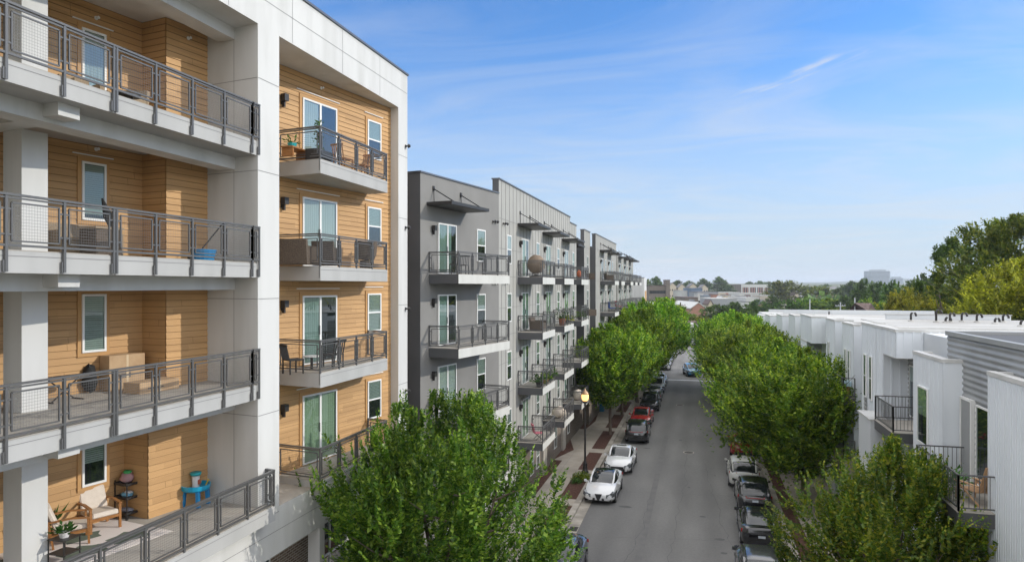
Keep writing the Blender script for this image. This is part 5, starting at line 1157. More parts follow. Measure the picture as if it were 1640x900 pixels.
        b = MB(); b.hexa([(-L2_ + .03, sg * .46, zt - .05), (-L2_ + .28, sg * .925, zt - .05), (-L2_ + .34, sg * .8, zt - .05), (-L2_ + .14, sg * .44, zt - .05)], [(-L2_ + .05, sg * .46, zt + .09), (-L2_ + .30, sg * .915, zt + .11), (-L2_ + .36, sg * .8, zt + .11), (-L2_ + .16, sg * .44, zt + .09)]); b.build('taillight', M['tail'], t)
        b = MB(); xm = S['gh'][0][0] - .22; zm = S['gh'][0][3] + .03; b.hexa([(xm - .08, sg * .93, zm), (xm + .1, sg * .93, zm), (xm + .07, sg * 1.09, zm + .02), (xm - .06, sg * 1.09, zm + .02)], [(xm - .08, sg * .95, zm + .12), (xm + .08, sg * .95, zm + .12), (xm + .05, sg * 1.09, zm + .13), (xm - .06, sg * 1.09, zm + .13)]); b.bar((xm, sg * .84, zm + .02), (xm, sg * .96, zm + .04), .05, .04); b.build('wing_mirror', pm, t)
        if rails: b = MB(); b.bar((x0 - .2, sg * .64, prof(0)[2] + .06), (x1 + .15, sg * .64, prof(x1 + .2)[2] + .06), .035, .03); [b.bar((xx, sg * .64, prof(xx)[2]), (xx, sg * .64, prof(xx)[2] + .06), .04, .04) for xx in (x0 - .2, x1 + .2)]; b.build('roof_rail', M['chrome'], t)
        b = MB()
        for xx in (.35, -.62): b.box(xx - .11, xx + .11, sg * .935 - .012, sg * .935 + .012, zl + .22, zl + .25)
        b.build('door_handles', pm, t)
    b = MB(); b.box(S['gh'][0][0] + .02, S['gh'][0][0] + .09, -.66, .66, S['gh'][0][3] + .005, S['gh'][0][3] + .03); b.build('cowl', M['plastic'], t)
    # lower bumpers, grille, plate
    b = MB(); zz = .27 if kind == 'sedan' else .34
    if front == 'vee':
        b.hexa([(L2_ + .035, -.04, .27), (L2_ + .035, .04, .27), (L2_ - .1, .04, .27), (L2_ - .1, -.04, .27)], [(L2_ + .01, -.21, .64), (L2_ + .01, .21, .64), (L2_ - .16, .21, .67), (L2_ - .16, -.21, .67)])
        for sg in (-1, 1): b.hexa([(L2_ + .025, sg * .20, .28), (L2_ - .06, sg * .74, .28), (L2_ - .2, sg * .74, .28), (L2_ - .2, sg * .2, .28)], [(L2_ + .02, sg * .20, .42), (L2_ - .07, sg * .76, .44), (L2_ - .2, sg * .76, .44), (L2_ - .2, sg * .2, .42)])
    else:
        b.box(L2_ - .2, L2_ + .022, -.52, .52, zz + .02, zz + .17); b.box(L2_ - .2, L2_ + .02, -.44, .44, zl - .17, zl - .04)
        for sg in (-1, 1): b.box(L2_ - .3, L2_ - .06, min(sg * .56, sg * .74), max(sg * .56, sg * .74), zz + .02, zz + .2)
    b.build('grille', M['plastic'], t)
    b = MB(); b.box(-L2_ - .004, -L2_ + .3, -.62, .62, zz - .02, zz + .17); b.box(-1.0, 1.0, -S['W'] - .004, S['W'] + .004, zz - .08, zz + (.02 if kind == 'sedan' else .1)); b.build('lower_trim', M['plastic'], t)
    b = MB(); b.box(-L2_ - .012, -L2_ + .1, -.16, .16, (.60 if kind == 'sedan' else .78), (.71 if kind == 'sedan' else .89)); b.build('licence_plate', M['plate'], t)
    if tail == 'bar': b = MB(); b.box(-L2_ - .002, -L2_ + .1, -.5, .5, zt, zt + .04); b.build('tail_strip', M['tail'], t)
    return t
UP, DN = R(90), R(-90)     # facing away from / towards the viewer
car('dark blue grey sedan nearest on the left kerb, half under the big elm', 'sedan', 'navy', (-5.93, 31.0, 0), DN - R(1))
car('glossy white sedan with a black roof and triangular grille, facing the viewer', 'sedan', 'white', (-5.60, 43.45, 0), DN - R(1), roof='black', front='vee')
car('white sedan with a sunroof parked just behind the black roofed one', 'sedan', 'white', (-5.28, 50.4, 0), DN - R(1), sunroof=True)
car('black estate with a plate on its tailgate, between the white sedan and the red car', 'suv', 'black', (-4.87, 60.0, 0), UP + R(1), tail='bar')
car('red car behind the black one on the left kerb', 'sedan', 'red', (-5.05, 66.6, 0), DN - R(1), s=1.02)
car('black car with round lamps under the left row of trees', 'suv', 'black', (-4.8, 75.2, 0), DN)
for i, (y, c, k_, lab) in enumerate(((81.5, 'graph', 'sedan', 'dark car in the shade after the black one, left kerb'), (87.5, 'silver', 'suv', 'silver car glimpsed below the far left trees'), (93.5, 'white', 'sedan', 'white car at the end of the left row of trees'))): car(lab, k_, c, (-4.85, y, 0), DN)
car('white crossover with a pale roof on the right kerb', 'suv', 'pearl', (2.82, 48.8, 0), UP, tail='pair')
car('black crossover with a blue plate behind the white one on the right kerb', 'suv', 'black', (3.08, 43.7, 0), UP, rails=False, tail='bar')
car('black sedan with red lamps third from the bottom on the right kerb', 'sedan', 'black', (2.98, 38.4, 0), UP, s=1.03)
car('dark wagon with bright roof rails cut by the bottom edge of the photo', 'suv', 'graph', (2.55, 32.0, 0), UP, rails=True)
car('small red car just beyond the white crossover', 'sedan', 'red', (3.25, 57.4, 0), UP)
car('bright blue pickup sized car at the far end of the road', 'suv', 'blue', (-.9, 104.5, 0), DN + R(12))
rc = random.Random(12)
FC = ['white', 'silver', 'grey', 'white', 'black', 'pearl', 'silver', 'white', 'red', 'grey', 'white', 'silver', 'blue', 'white']
WH = ['first', 'second', 'third', 'fourth', 'fifth', 'sixth', 'seventh']
k = 0
for row, (x, yaw, nm) in enumerate(((-5.0, DN, 'left'), (2.9, UP, 'right'))):
    for j in range(7):
        car(f'{FC[k]} car, {WH[j]} beyond the cross street on the {nm} side', 'suv' if (j + row) % 3 == 0 else 'sedan', FC[k], (x, 111.5 + j * 6.0 + rc.uniform(-.3, .3), 0), yaw + rc.uniform(-.02, .02), group='cars parked beyond the cross street'); k += 1
for j in range(8):
    car(f'{["white","silver","dark grey","white","black","red","silver","pale"][j]} car, {["first","second","third","fourth","fifth","sixth","seventh","eighth"][j]} from the left in the far car park', 'sedan' if j % 2 else 'suv', ['white', 'silver', 'grey', 'white', 'black', 'red', 'silver', 'pearl'][j], (-3.5 + j * 2.7, 157.5, 0), UP, group='cars in the far car park')
# ================================================================== street lamp, bins, balcony things
def unitv(a): return (math.cos(a), math.sin(a))
lamp_glow = mat('lamp_globe_glow', (.9, .6, .25), .4, 0, .3, Emission_Color=(1, .52, .16, 1), Emission_Strength=1.6)
t = thing('street_lamp', 'black post lamp with a glowing amber acorn globe on the left pavement', 'street lamp', (-7.42, 47.6, .12))
b = MB(); b.lathe([(.24, 0), (.24, .12), (.17, .2), (.14, .55), (.17, .6), (.10, .72), (.075, .9), (.06, 4.55), (.09, 4.62), (.06, 4.7)], n=14); b.build('post', M['black'], t, smooth=True)
b = MB(); b.lathe([(.06, 4.7), (.16, 4.76), (.17, 4.86), (.13, 4.9)], n=14); b.build('lamp_collar', M['black'], t)
b = MB(); b.lathe([(.13, 4.88), (.22, 5.0), (.25, 5.18), (.23, 5.34)], n=18); b.build('lamp_globe', lamp_glow, t, smooth=True)
b = MB(); b.lathe([(.245, 5.34), (.25, 5.37), (.17, 5.50), (.06, 5.60), (.03, 5.70), (0, 5.74)], n=18); b.build('lamp_cap', mat('lamp_cap_copper', (.42, .27, .16), .4, .5), t, smooth=True)
b = MB(); b.lathe([(.36, -.05), (.36, .02)], n=16); b.lathe([(.36, .02), (0, .021)], n=16); b.build('footing', M['conc'], t)
pl_ = bpy.data.lights.new('street_lamp_bulb', 'POINT'); pl_.energy = 12; pl_.color = (1, .6, .25); pl_.shadow_soft_size = .12; plo = bpy.data.objects.new('street_lamp_bulb', pl_); COL.objects.link(plo); plo.parent = t; plo.location = (0, 0, 5.15); lamp_glow.use_backface_culling = False
def bush(label, loc, r_, h, mt='dull', n=260, leaf=.10, name='shrub', group=None, seed=1, cat='shrub'):
    rg_ = np.random.default_rng(seed); t = thing(name, label, cat, loc, 0, group)
    d = unit(rg_.normal(0, 1, (n, 3))); d[:, 2] = np.abs(d[:, 2]); k_ = rg_.uniform(.35, 1, n)[:, None]
    P = d * k_ * np.array([r_, r_, h]); ax = unit(d + rg_.normal(0, .5, (n, 3)) + np.array([0, 0, .4])); sd = unit(np.cross(ax, rg_.normal(0, 1, (n, 3))))
    leaf_mesh('foliage', P, ax, sd, leaf * rg_.uniform(.6, 1.3, n), LV[mt], t, .45)
    b = MB()
    for q in range(7): a = q * .9; b.tube([(0, 0, 0), (math.cos(a) * r_ * .4, math.sin(a) * r_ * .4, h * .6)], [.012, .005], 4)
    b.build('stems', M['twig'], t); return t
bush('low green shrub in the bed at the foot of the street lamp', (-7.35, 45.9, .1), .75, .55, 'dull', 1500, .09, seed=2)
bush('small second shrub in the bed nearer the white car', (-7.6, 45.0, .1), .4, .35, 'plant', 500, .08, seed=3)
t = thing('recycling_bin', 'blue and white bin standing by the wall beyond the lamp', 'bin', (-9.5, 71.4, .14))
b = MB(); b.hexa([(-.3, -.3, 0), (.3, -.3, 0), (.3, .3, 0), (-.3, .3, 0)], [(-.36, -.36, 1.0), (.36, -.36, 1.0), (.36, .36, 1.0), (-.36, .36, 1.0)]); b.build('body', mat('bin_blue', (.02, .2, .36), .5), t)
b = MB(); b.box(-.38, .38, -.4, .38, 1.0, 1.08); b.build('lid', M['frame'], t)
W_OOD = noisy('acacia_wood', (.27, .115, .035), (.36, .165, .055), 6, .5, 4, stretch=(1, 1, 5)); CUSH = noisy('cream_cushion', (.66, .58, .49), (.72, .64, .55), 9, .9, 4, bump=.2, bscale=60)
M['wood'] = W_OOD; M['cushion'] = CUSH
def armchair(label, loc, yaw, group=None):
    t = thing('armchair', label, 'armchair', loc, yaw, group)       # faces +x
    for sy in (-1, 1):
        for x0, x1, z1 in ((.34, .32, .60), (-.34, -.44, .62)):
            b = MB(); b.bar((x0, sy * .33, 0), (x1, sy * .33, z1), .045, .055); b.build('leg', W_OOD, t)
        b = MB(); b.bar((-.44, sy * .33, .60), (.0, sy * .34, .63), .07, .03); b.bar((.0, sy * .34, .63), (.36, sy * .34, .585), .075, .03); b.build('armrest', W_OOD, t)
    b = MB(); b.bar((.33, -.33, .30), (.33, .33, .30), .03, .07); b.bar((-.36, -.33, .26), (-.36, .33, .26), .03, .07)
    for sy in (-.33, .33): b.bar((-.36, sy, .27), (.33, sy, .31), .03, .07)
    b.build('seat_frame', W_OOD, t)
    b = MB(); b.hexa([(-.33, -.30, .32), (.36, -.30, .34), (.36, .30, .34), (-.33, .30, .32)], [(-.33, -.29, .43), (.35, -.29, .46), (.35, .29, .46), (-.33, .29, .43)]); o = b.build('seat_cushion', CUSH, t); o.modifiers.new('b', 'BEVEL').width = .025
    b = MB(); b.hexa([(-.33, -.30, .42), (-.22, -.30, .42), (-.22, .30, .42), (-.33, .30, .42)], [(-.52, -.29, .90), (-.41, -.29, .92), (-.41, .29, .92), (-.52, .29, .90)]); o = b.build('back_cushion', CUSH, t); o.modifiers.new('b', 'BEVEL').width = .025
    b = MB(); b.bar((-.42, -.33, .28), (-.58, -.33, .86), .04, .04); b.bar((-.42, .33, .28), (-.58, .33, .86), .04, .04)
    for q in range(5): z = .38 + q * .11; b.bar((-.44 - q * .027, -.33, z), (-.44 - q * .027, .33, z), .02, .05)
    b.build('back_frame', W_OOD, t); return t
D4 = 6.952
armchair('wooden armchair with cream cushions on the lowest left balcony, right of the other', (-14.0, 13.95, D4 + .012), R(-22))
armchair('wooden armchair with cream cushions half behind the white column', (-13.85, 13.0, D4 + .012), R(50))
# rug
rugm = mat('rug_cream', (.72, .66, .62), .95); rugg = mat('rug_green', (.13, .16, .12), .95)
b = MB(); b.box(-1.15, 1.15, -1.7, 1.7, 0, .012, 0)
for (cx_, cy_, s_) in ((.55, 1.0, .55), (.5, -.05, .6), (-.4, .5, .5), (-.4, -.8, .5), (.6, -1.1, .45)):
    n_ = 11; b.face([(cx_ + s_ * .75 * (1 if q % 2 else .72) * math.cos(q * 6.283 / n_), cy_ + s_ * (1 if q % 2 else .72) * math.sin(q * 6.283 / n_), .0135) for q in range(n_)], 1)
o = b.build('rug', [rugm, rugg]); o.location = (-13.55, 12.75, D4); o.rotation_euler = (0, 0, R(-10)); tag(o, 'cream outdoor rug with green leaf shapes under the two armchairs', 'rug')
def shelf_cart(label, loc, yaw):
    t = thing('shelf_cart', label, 'cart', loc, yaw)
    for x in (-.22, .22):
        for y in (-.16, .16):
            b = MB(); b.bar((x, y, .07), (x, y, .95), .022, .022); b.lathe([(0, .0), (.035, .0), (.035, .06), (0, .07)], (x, y, 0), 8); b.build('leg', M['black'], t)
    for z in (.12, .50, .84):
        b = MB(); b.box(-.24, .24, -.18, .18, z, z + .012)
        for q in ((-.24, .24, -.18, -.17), (-.24, .24, .17, .18), (-.24, -.23, -.17, .17), (.23, .24, -.17, .17)): b.box(*q, z, z + .06)
        b.build('shelf', M['black'], t)
    return t
shelf_cart('black wire three shelf cart in the corner of the lowest left balcony', (-14.0, 15.05 - .25, D4), R(-10))
def blob(name, label, cat, loc, parts_, group=None):
    """small soft things: list of (offset, radii, material)"""
    t = thing(name, label, cat, loc, 0, group); rb_ = random.Random(hash(label) % 1000 if False else len(label))
    for (ox, oy, oz), (rx, ry, rz), mt in parts_:
        b = MB(); n1_, n2_ = 7, 5
        for i in range(n2_ + 1):
            ph_ = math.pi * i / n2_
            for j in range(n1_):
                th_ = 6.283 * j / n1_; k_ = rb_.uniform(.82, 1.1); b.v.append((ox + rx * k_ * math.sin(ph_) * math.cos(th_), oy + ry * k_ * math.sin(ph_) * math.sin(th_), oz + rz * k_ * math.cos(ph_)))
        for i in range(n2_):
            for j in range(n1_): b.f.append((i * n1_ + j, i * n1_ + (j + 1) % n1_, (i + 1) * n1_ + (j + 1) % n1_, (i + 1) * n1_ + j)); b.m.append(0)
        b.build('fold', mt, t, smooth=True)
    return t
pinkc = mat('patterned_pink_bag', (.45, .27, .28), .8); greenc = mat('green_packet', (.05, .35, .10), .6); tealc = mat('teal_plastic', (.02, .35, .38), .35); bluec = mat('blue_plastic', (.01, .22, .50), .35); whitec = mat('white_plastic', (.7, .68, .66), .4); greyc = mat('grey_cloth', (.30, .31, .36), .9)
blob('bag', 'pink patterned bag with a green top on the top shelf of the cart', 'bag', (-14.0, 14.8, D4 + 1.0), [((0, 0, 0), (.2, .15, .15), pinkc), ((.02, 0, .14), (.13, .1, .06), greenc)])
blob('towels', 'folded blue and white towels on the middle shelf of the cart', 'towels', (-14.0, 14.8, D4 + .58), [((0, 0, 0), (.18, .14, .07), mat('light_blue_cloth', (.2, .45, .6), .8)), ((.03, .02, .05), (.12, .1, .04), whitec)])
blob('cloth', 'grey cloths on the bottom shelf of the cart', 'cloth', (-14.0, 14.8, D4 + .19), [((0, 0, 0), (.2, .15, .06), greyc)])
# water play table
t = thing('play_table', 'blue toy water table with a teal tower on the lowest left balcony', 'toy table', (-13.0, 16.1, D4), R(10))
b = MB(); b.lathe([(0, .40), (.30, .40), (.36, .44), (.38, .56), (.345, .56), (.33, .47), (0, .46)], n=20); b.build('basin', mat('sky_blue_plastic', (.01, .33, .55), .3), t, smooth=False)
for a in (.6, 2.2, 3.8, 5.4): b = MB(); b.bar((.28 * math.cos(a), .28 * math.sin(a), .42), (.31 * math.cos(a), .31 * math.sin(a), 0), .09, .09); b.build('leg', bluec, t)
b = MB(); b.lathe([(.10, .46), (.085, .55), (.10, .70), (.10, .78)], n=12); b.build('tower', whitec, t, smooth=True)
b = MB(); b.lathe([(.0, .78), (.13, .80), (.15, .86), (.12, .88), (0, .84)], n=14); b.build('bowl', tealc, t, smooth=True)
b = MB(); b.box(.085, .11, -.05, .05, .56, .68); b.build('picture', mat('red_picture', (.5, .12, .06), .5), t)
b = MB(); b.bar((.22, .1, .5), (.3, .12, .66), .03, .03); b.build('paddle', mat('yellow_plastic', (.6, .45, .03), .4), t)
def pot_plant(label, loc, r_, h, n=90, pot='dark', leaf=.22, mt='plant', seed=1, spiky=False, group=None, potm=None):
    t = thing('potted_plant', label, 'potted plant', loc, 0, group); rg_ = np.random.default_rng(seed)
    b = MB(); b.lathe([(0, 0), (r_ * .42, 0), (r_ * .55, h * .32), (r_ * .5, h * .32), (r_ * .45, h * .27), (0, h * .27)], n=12); b.build('pot', potm or M['black'], t)
    d = unit(rg_.normal(0, 1, (n, 3)) * np.array([1, 1, .7])); d[:, 2] = np.abs(d[:, 2]) + (.35 if spiky else 0); d = unit(d)
    base = np.zeros((n, 3)) + np.array([0, 0, h * .3]) + (d * rg_.uniform(0, .35 if not spiky else .05, n)[:, None] * h * (1.6 if not spiky else 1))
    sd = unit(np.cross(d, np.array([0, 0, 1.0]) + rg_.normal(0, .3, (n, 3))))
    leaf_mesh('leaves', base, d, sd, leaf * rg_.uniform(.6, 1.3, n) * (1 if not spiky else 1.2), LV[mt], t, .16 if spiky else .5); return t
pot_plant('spiky dark green plant in a pot between the two wooden armchairs', (-14.75, 13.2, D4), .28, .75, 45, leaf=.5, seed=5, spiky=True)
t = thing('side_table', 'small black metal side table at the lower left corner', 'side table', (-13.0, 12.05, D4 + .013))
for x in (-.2, .2):
    for y in (-.2, .2): b = MB(); b.bar((x, y, 0), (x, y, .5), .02, .02); b.build('leg', M['black'], t)
for z in (.2, .5): b = MB(); b.box(-.22, .22, -.22, .22, z, z + .015); b.build('shelf', M['black'], t)
pot_plant('small leafy plant standing on the black side table', (-13.0, 12.05, D4 + .53), .2, .35, 60, leaf=.14, seed=6, potm=whitec)
# third balcony from the top
D3 = 10.202; card = noisy('cardboard', (.42, .28, .16), (.50, .35, .21), 3, .9, 4); tape = mat('packing_tape', (.60, .47, .30), .4)
def carton(label, loc, yaw, sx, sy, sz):
    t = thing('cardboard_box', label, 'box', loc, yaw, 'cardboard boxes on the third balcony'); b = MB(); b.box(-sx / 2, sx / 2, -sy / 2, sy / 2, 0, sz); b.build('box', card, t)
    b = MB(); b.box(-sx / 2 - .003, sx / 2 + .003, -.03, .03, sz * .0, sz + .003); b.build('tape', tape, t)
    b = MB(); b.box(sx / 2 - .01, sx / 2 + .002, -sy * .3, sy * .1, sz * .35, sz * .5); b.build('printing', M['brickbr'], t); return t
carton('tall cardboard box leaning in the corner of the third balcony', (-14.05, 14.72, D3), R(-12), .38, .95, .88)
carton('flat long cardboard box lying in front of the tall one', (-13.15, 14.7, D3), R(-8), .55, 1.15, .26)
blob('bag', 'dark bag standing left of the tall cardboard box', 'bag', (-14.3, 13.95, D3 + .35), [((0, 0, 0), (.2, .18, .35), M['tyre'])])
t = thing('ironing_board', 'folded dark ironing board on a frame on the third balcony', 'ironing board', (-13.9, 12.85, D3), R(80))
b = MB(); b.prism([(-.6, -.17), (.35, -.17), (.62, -.05), (.62, .05), (.35, .17), (-.6, .17)], .52, .56); b.build('board', M['brickbr'], t); b = MB(); b.bar((-.35, -.12, 0), (.3, -.12, .52), .025, .025); b.bar((.35, .12, 0), (-.3, .12, .52), .025, .025); b.bar((-.35, -.2, .01), (-.35, .2, .01), .03, .03); b.bar((.35, -.2, .01), (.35, .2, .01), .03, .03); b.build('legs', M['black'], t)
# second balcony
D2 = 13.422; wick = noisy('tan_wicker', (.27, .20, .13), (.36, .28, .19), 30, .85, 4, bump=.6, bscale=90); wickd = noisy('brown_wicker', (.09, .07, .055), (.14, .11, .085), 30, .85, 4, bump=.6, bscale=90)
def outdoor_sofa(label, loc, yaw, w_, cush, frame, group=None, cat='sofa'):
    t = thing('outdoor_' + cat, label, cat, loc, yaw, group)       # faces +x, w_ along y
    b = MB(); b.box(-.35, .35, -w_ / 2, w_ / 2, .05, .34); b.build('base', frame, t)
    b = MB(); b.hexa([(-.42, -w_ / 2, .05), (-.3, -w_ / 2, .05), (-.3, w_ / 2, .05), (-.42, w_ / 2, .05)], [(-.5, -w_ / 2, .8), (-.38, -w_ / 2, .8), (-.38, w_ / 2, .8), (-.5, w_ / 2, .8)]); b.build('backrest', frame, t)
    for sy in (-1, 1): b = MB(); b.box(-.38, .35, min(sy * w_ / 2, sy * (w_ / 2 - .1)), max(sy * w_ / 2, sy * (w_ / 2 - .1)), .34, .6); b.build('armrest', frame, t)
    b = MB(); b.box(-.3, .34, -w_ / 2 + .12, w_ / 2 - .12, .34, .46); o = b.build('seat_cushion', cush, t); o.modifiers.new('b', 'BEVEL').width = .03; return t
outdoor_sofa('tan wicker outdoor sofa under the window on the second balcony', (-13.6, 13.1, D2), R(-10), 1.5, wick, wick)
t = thing('storage_box', 'dark brown square storage box in front of the tan sofa', 'box', (-12.75, 12.75, D2), R(-10)); b = MB(); b.box(-.28, .28, -.3, .3, .04, .62); b.build('body', wickd, t); b = MB(); b.box(-.31, .31, -.33, .33, .62, .67); b.build('lid', wick, t)
t = thing('parasol', 'folded dark parasol leaning on the tan sofa', 'parasol', (-13.05, 13.7, D2), R(20)); b = MB(); b.bar((0, 0, 0), (-.35, -.25, 1.35), .03, .03); b.build('pole', M['black'], t); b = MB(); b.tube([(-.16, -.12, .6), (-.26, -.19, 1.0), (-.36, -.26, 1.4)], [.04, .11, .02], 8); b.build('canopy_cloth', M['tyre'], t)
t = thing('storage_tub', 'blue plastic tub near the right end of the second balcony', 'tub', (-12.35, 15.6, D2), R(-5)); b = MB(); b.lathe([(0, 0), (.24, 0), (.30, .28), (.27, .28), (.22, .05), (0, .05)], n=16); b.build('body', bluec, t); b = MB(); b.lathe([(.31, .28), (.31, .31), (0, .34)], n=16); b.build('lid', bluec, t)
t = thing('broom', 'dark broom handle leaning beside the blue tub', 'broom', (-12.6, 15.5, D2)); b = MB(); b.bar((0, 0, .05), (.25, .85, 1.05), .025, .025); b.build('handle', M['tyre'], t); b = MB(); b.box(-.14, .14, -.04, .04, 0, .12); b.build('brush', M['tyre'], t)
# top balcony
D1 = 16.652
outdoor_sofa('left beige patio chair on the top balcony by the window', (-13.1, 12.6, D1), R(-20), .62, CUSH, wick, 'beige patio chairs on the top balcony', 'chair')
outdoor_sofa('right beige patio chair turned sideways on the top balcony', (-12.9, 13.6, D1), R(-75), .62, CUSH, wick, 'beige patio chairs on the top balcony', 'chair')
t = thing('side_table', 'low dark table in front of the beige patio chairs', 'side table', (-12.4, 13.1, D1)); b = MB(); b.lathe([(0, .40), (.3, .40), (.3, .43), (0, .43)], n=16); b.build('tabletop', M['black'], t)
for a in (0, 2.1, 4.2): b = MB(); b.bar((.2 * math.cos(a), .2 * math.sin(a), 0), (.15 * math.cos(a), .15 * math.sin(a), .4), .02, .02); b.build('leg', M['black'], t)
# second bay balconies
def bent_chair(label, loc, yaw, mt, group=None):
    t = thing('chair', label, 'chair', loc, yaw, group)
    b = MB(); b.box(-.22, .24, -.24, .24, .40, .44); b.build('seat', mt, t)
    b = MB()
    for q in range(6): yy = -.2 + q * .08; b.bar((-.22, yy, .44), (-.32, yy, .86), .035, .02)
    b.bar((-.32, -.25, .86), (-.32, .25, .86), .04, .06); b.build('backrest', mt, t)
    for x in (-.2, .22):
        for y in (-.22, .22): b = MB(); b.bar((x, y, 0), (x, y, .4), .035, .035); b.build('leg', mt, t)
    return t
d = D1 - .015
pot_plant('plant in a teal pot on the top balcony of the second bay', (-11.75, 18.75, d + .3), .26, .4, 30, leaf=.12, seed=8, potm=tealc)
t = thing('bench', 'low tan bench carrying the teal pot', 'bench', (-11.75, 18.9, d), R(0)); b = MB(); b.box(-.2, .2, -.45, .45, .26, .30); b.build('top', W_OOD, t)
for y in (-.38, .38): b = MB(); b.box(-.18, .18, y - .03, y + .03, 0, .26); b.build('leg', W_OOD, t)
t = thing('planter_box', 'long black planter with a thin climbing plant on the top balcony', 'planter', (-11.3, 19.5, d), R(0)); b = MB(); b.box(-.22, .22, -.4, .4, 0, .32); b.build('box', M['black'], t)
rg_ = np.random.default_rng(4); n = 130; zz = rg_.uniform(.3, 1.25, n); P_ = np.stack([rg_.normal(0, .06, n), .05 + rg_.normal(0, .09, n) - (zz - .3) * .1, zz], 1); ax_ = unit(rg_.normal(0, 1, (n, 3))); leaf_mesh('vine', P_, ax_, unit(np.cross(ax_, rg_.normal(0, 1, (n, 3)))), rg_.uniform(.07, .13, n), LV['plant'], t, .5)
bent_chair('dark red wooden chair nearer the door on the top balcony', (-11.55, 21.5, d), R(80), W_OOD); bent_chair('dark red wooden chair at the far rail of the top balcony', (-11.5, 22.9, d), R(-100), W_OOD)
d = D2 - .015
outdoor_sofa('tall dark wicker seat set against the rail, second balcony of the second bay', (-11.75, 19.15, d), R(95), .9, wickd, wickd, None, 'sofa')
outdoor_sofa('dark wicker armchair beside the tall one, second balcony of the second bay', (-11.45, 20.3, d), R(100), .7, wickd, wickd, None, 'sofa')
t = thing('armchair', 'round dark wicker shell chair at the far rail of the second bay', 'armchair', (-11.35, 22.8, d), R(150)); b = MB(); b.lathe([(0, .3), (.3, .34), (.36, .5)], n=16); b.build('seat', wickd, t)
b = MB(); n_ = 12
for q in range(n_): a0, a1 = math.pi * (.3 + 1.4 * q / n_), math.pi * (.3 + 1.4 * (q + 1) / n_); b.hexa([(.36 * math.cos(a0), .36 * math.sin(a0), .45), (.36 * math.cos(a1), .36 * math.sin(a1), .45), (.33 * math.cos(a1), .33 * math.sin(a1), .45), (.33 * math.cos(a0), .33 * math.sin(a0), .45)], [(.4 * math.cos(a0), .4 * math.sin(a0), .95), (.4 * math.cos(a1), .4 * math.sin(a1), .95), (.37 * math.cos(a1), .37 * math.sin(a1), .95), (.37 * math.cos(a0), .37 * math.sin(a0), .95)])
b.build('backrest', wickd, t); b = MB(); b.lathe([(.22, 0), (.2, .3)], n=12); b.build('base', wickd, t)
d = D3 - .015
bent_chair('black slatted chair by the white pillar on the third balcony of the second bay', (-11.7, 18.7, d), R(60), M['tyre']); bent_chair('black slatted chair at the corner rail on the third balcony of the second bay', (-11.35, 20.5, d), R(160), M['tyre'])
t = thing('side_table', 'small pale table between the two black slatted chairs', 'side table', (-11.6, 19.6, d)); b = MB(); b.lathe([(0, .42), (.26, .42), (.26, .45), (0, .45)], n=14); b.build('tabletop', whitec, t); b = MB(); b.lathe([(.04, 0), (.04, .42)], n=8); b.build('stem', M['black'], t)
# grey building balconies
t = thing('egg_chair', 'round tan wicker egg chair on the first light grey balcony', 'chair', (-9.3, 40.9, 13.32), R(50)); b = MB(); n1, n2 = 16, 10
for i in range(n2 + 1):
    ph = math.pi * (.08 + .86 * i / n2)
    for j in range(n1 + 1):
        th = math.pi * (.28 + 1.44 * j / n1); b.v.append((.52 * math.sin(ph) * math.cos(th), .56 * math.sin(ph) * math.sin(th), .74 + .60 * math.cos(ph) * (1 if ph < 1.57 else .9)))
for i in range(n2):
    for j in range(n1): b.f.append((i * (n1 + 1) + j, i * (n1 + 1) + j + 1, (i + 1) * (n1 + 1) + j + 1, (i + 1) * (n1 + 1) + j)); b.m.append(0)
o = b.build('shell', noisy('wicker_brown', (.20, .15, .11), (.30, .235, .175), 22, .85, 3, stretch=(1, 1, 4), bump=.8, bscale=60), t, smooth=True); b = MB(); b.lathe([(.4, 0), (.38, .05), (.1, .16)], n=14); b.build('base', M['black'], t); b = MB(); b.lathe([(0, .34), (.4, .4), (.42, .5), (0, .52)], n=14); b.build('seat_cushion', CUSH, t)
gp = 'plants on the grey building balconies'
for i, (x, y, z, mt, lab, r_, h) in enumerate(((-9.0, 40.4, 6.9, 'plant', 'leafy plant at the left rail, third balcony down on the light grey wall', .4, .95), (-8.95, 41.9, 6.9, 'dull', 'brownish trailing plant on the third balcony down', .35, .8), (-8.95, 43.2, 6.9, 'plant', 'bright green plant at the right rail, third balcony down', .3, .95),
        (-8.95, 47.3, 10.12, 'plant', 'tall green plant in a clay pot on the second column of balconies', .45, 1.5), (-9.0, 49.2, 10.12, 'yellow', 'yellowish plants at the rail beside the tall potted one', .35, .9), (-9.0, 55.0, 10.12, 'elm', 'green plant on the third column of balconies', .3, .8), (-9.1, 78.8, 3.7, 'elm', 'green plant low on a far balcony', .4, 1.0))):
    pot_plant(lab, (x, y, z + .0), r_, h, 130, leaf=.2, mt=mt, seed=20 + i, group=gp, potm=mat('clay_pot', (.35, .13, .07), .8) if i in (3, 1) else None)
def parasol(label, loc, r_, mt, tilt=.2):
    t = thing('parasol', label, 'parasol', loc, 0); b = MB(); b.tube([(0, 0, 0), (0, 0, 1.75)], .02, 6); b.build('pole', M['metal'], t)
    b = MB(); b.lathe([(r_, 1.35), (r_ * .6, 1.6), (0, 1.8)], n=8); b.build('canopy_cloth', mt, t); return t
blob('covered_furniture', 'beige covered furniture low on the second column of balconies', 'furniture cover', (-9.3, 48.1, 4.1), [((0, 0, 0), (.5, .75, .42), CUSH)]); blob('covered_furniture', 'beige cover on the lowest balcony of the third column', 'furniture cover', (-9.3, 56.0, 4.1), [((0, 0, 0), (.45, .6, .42), CUSH)])
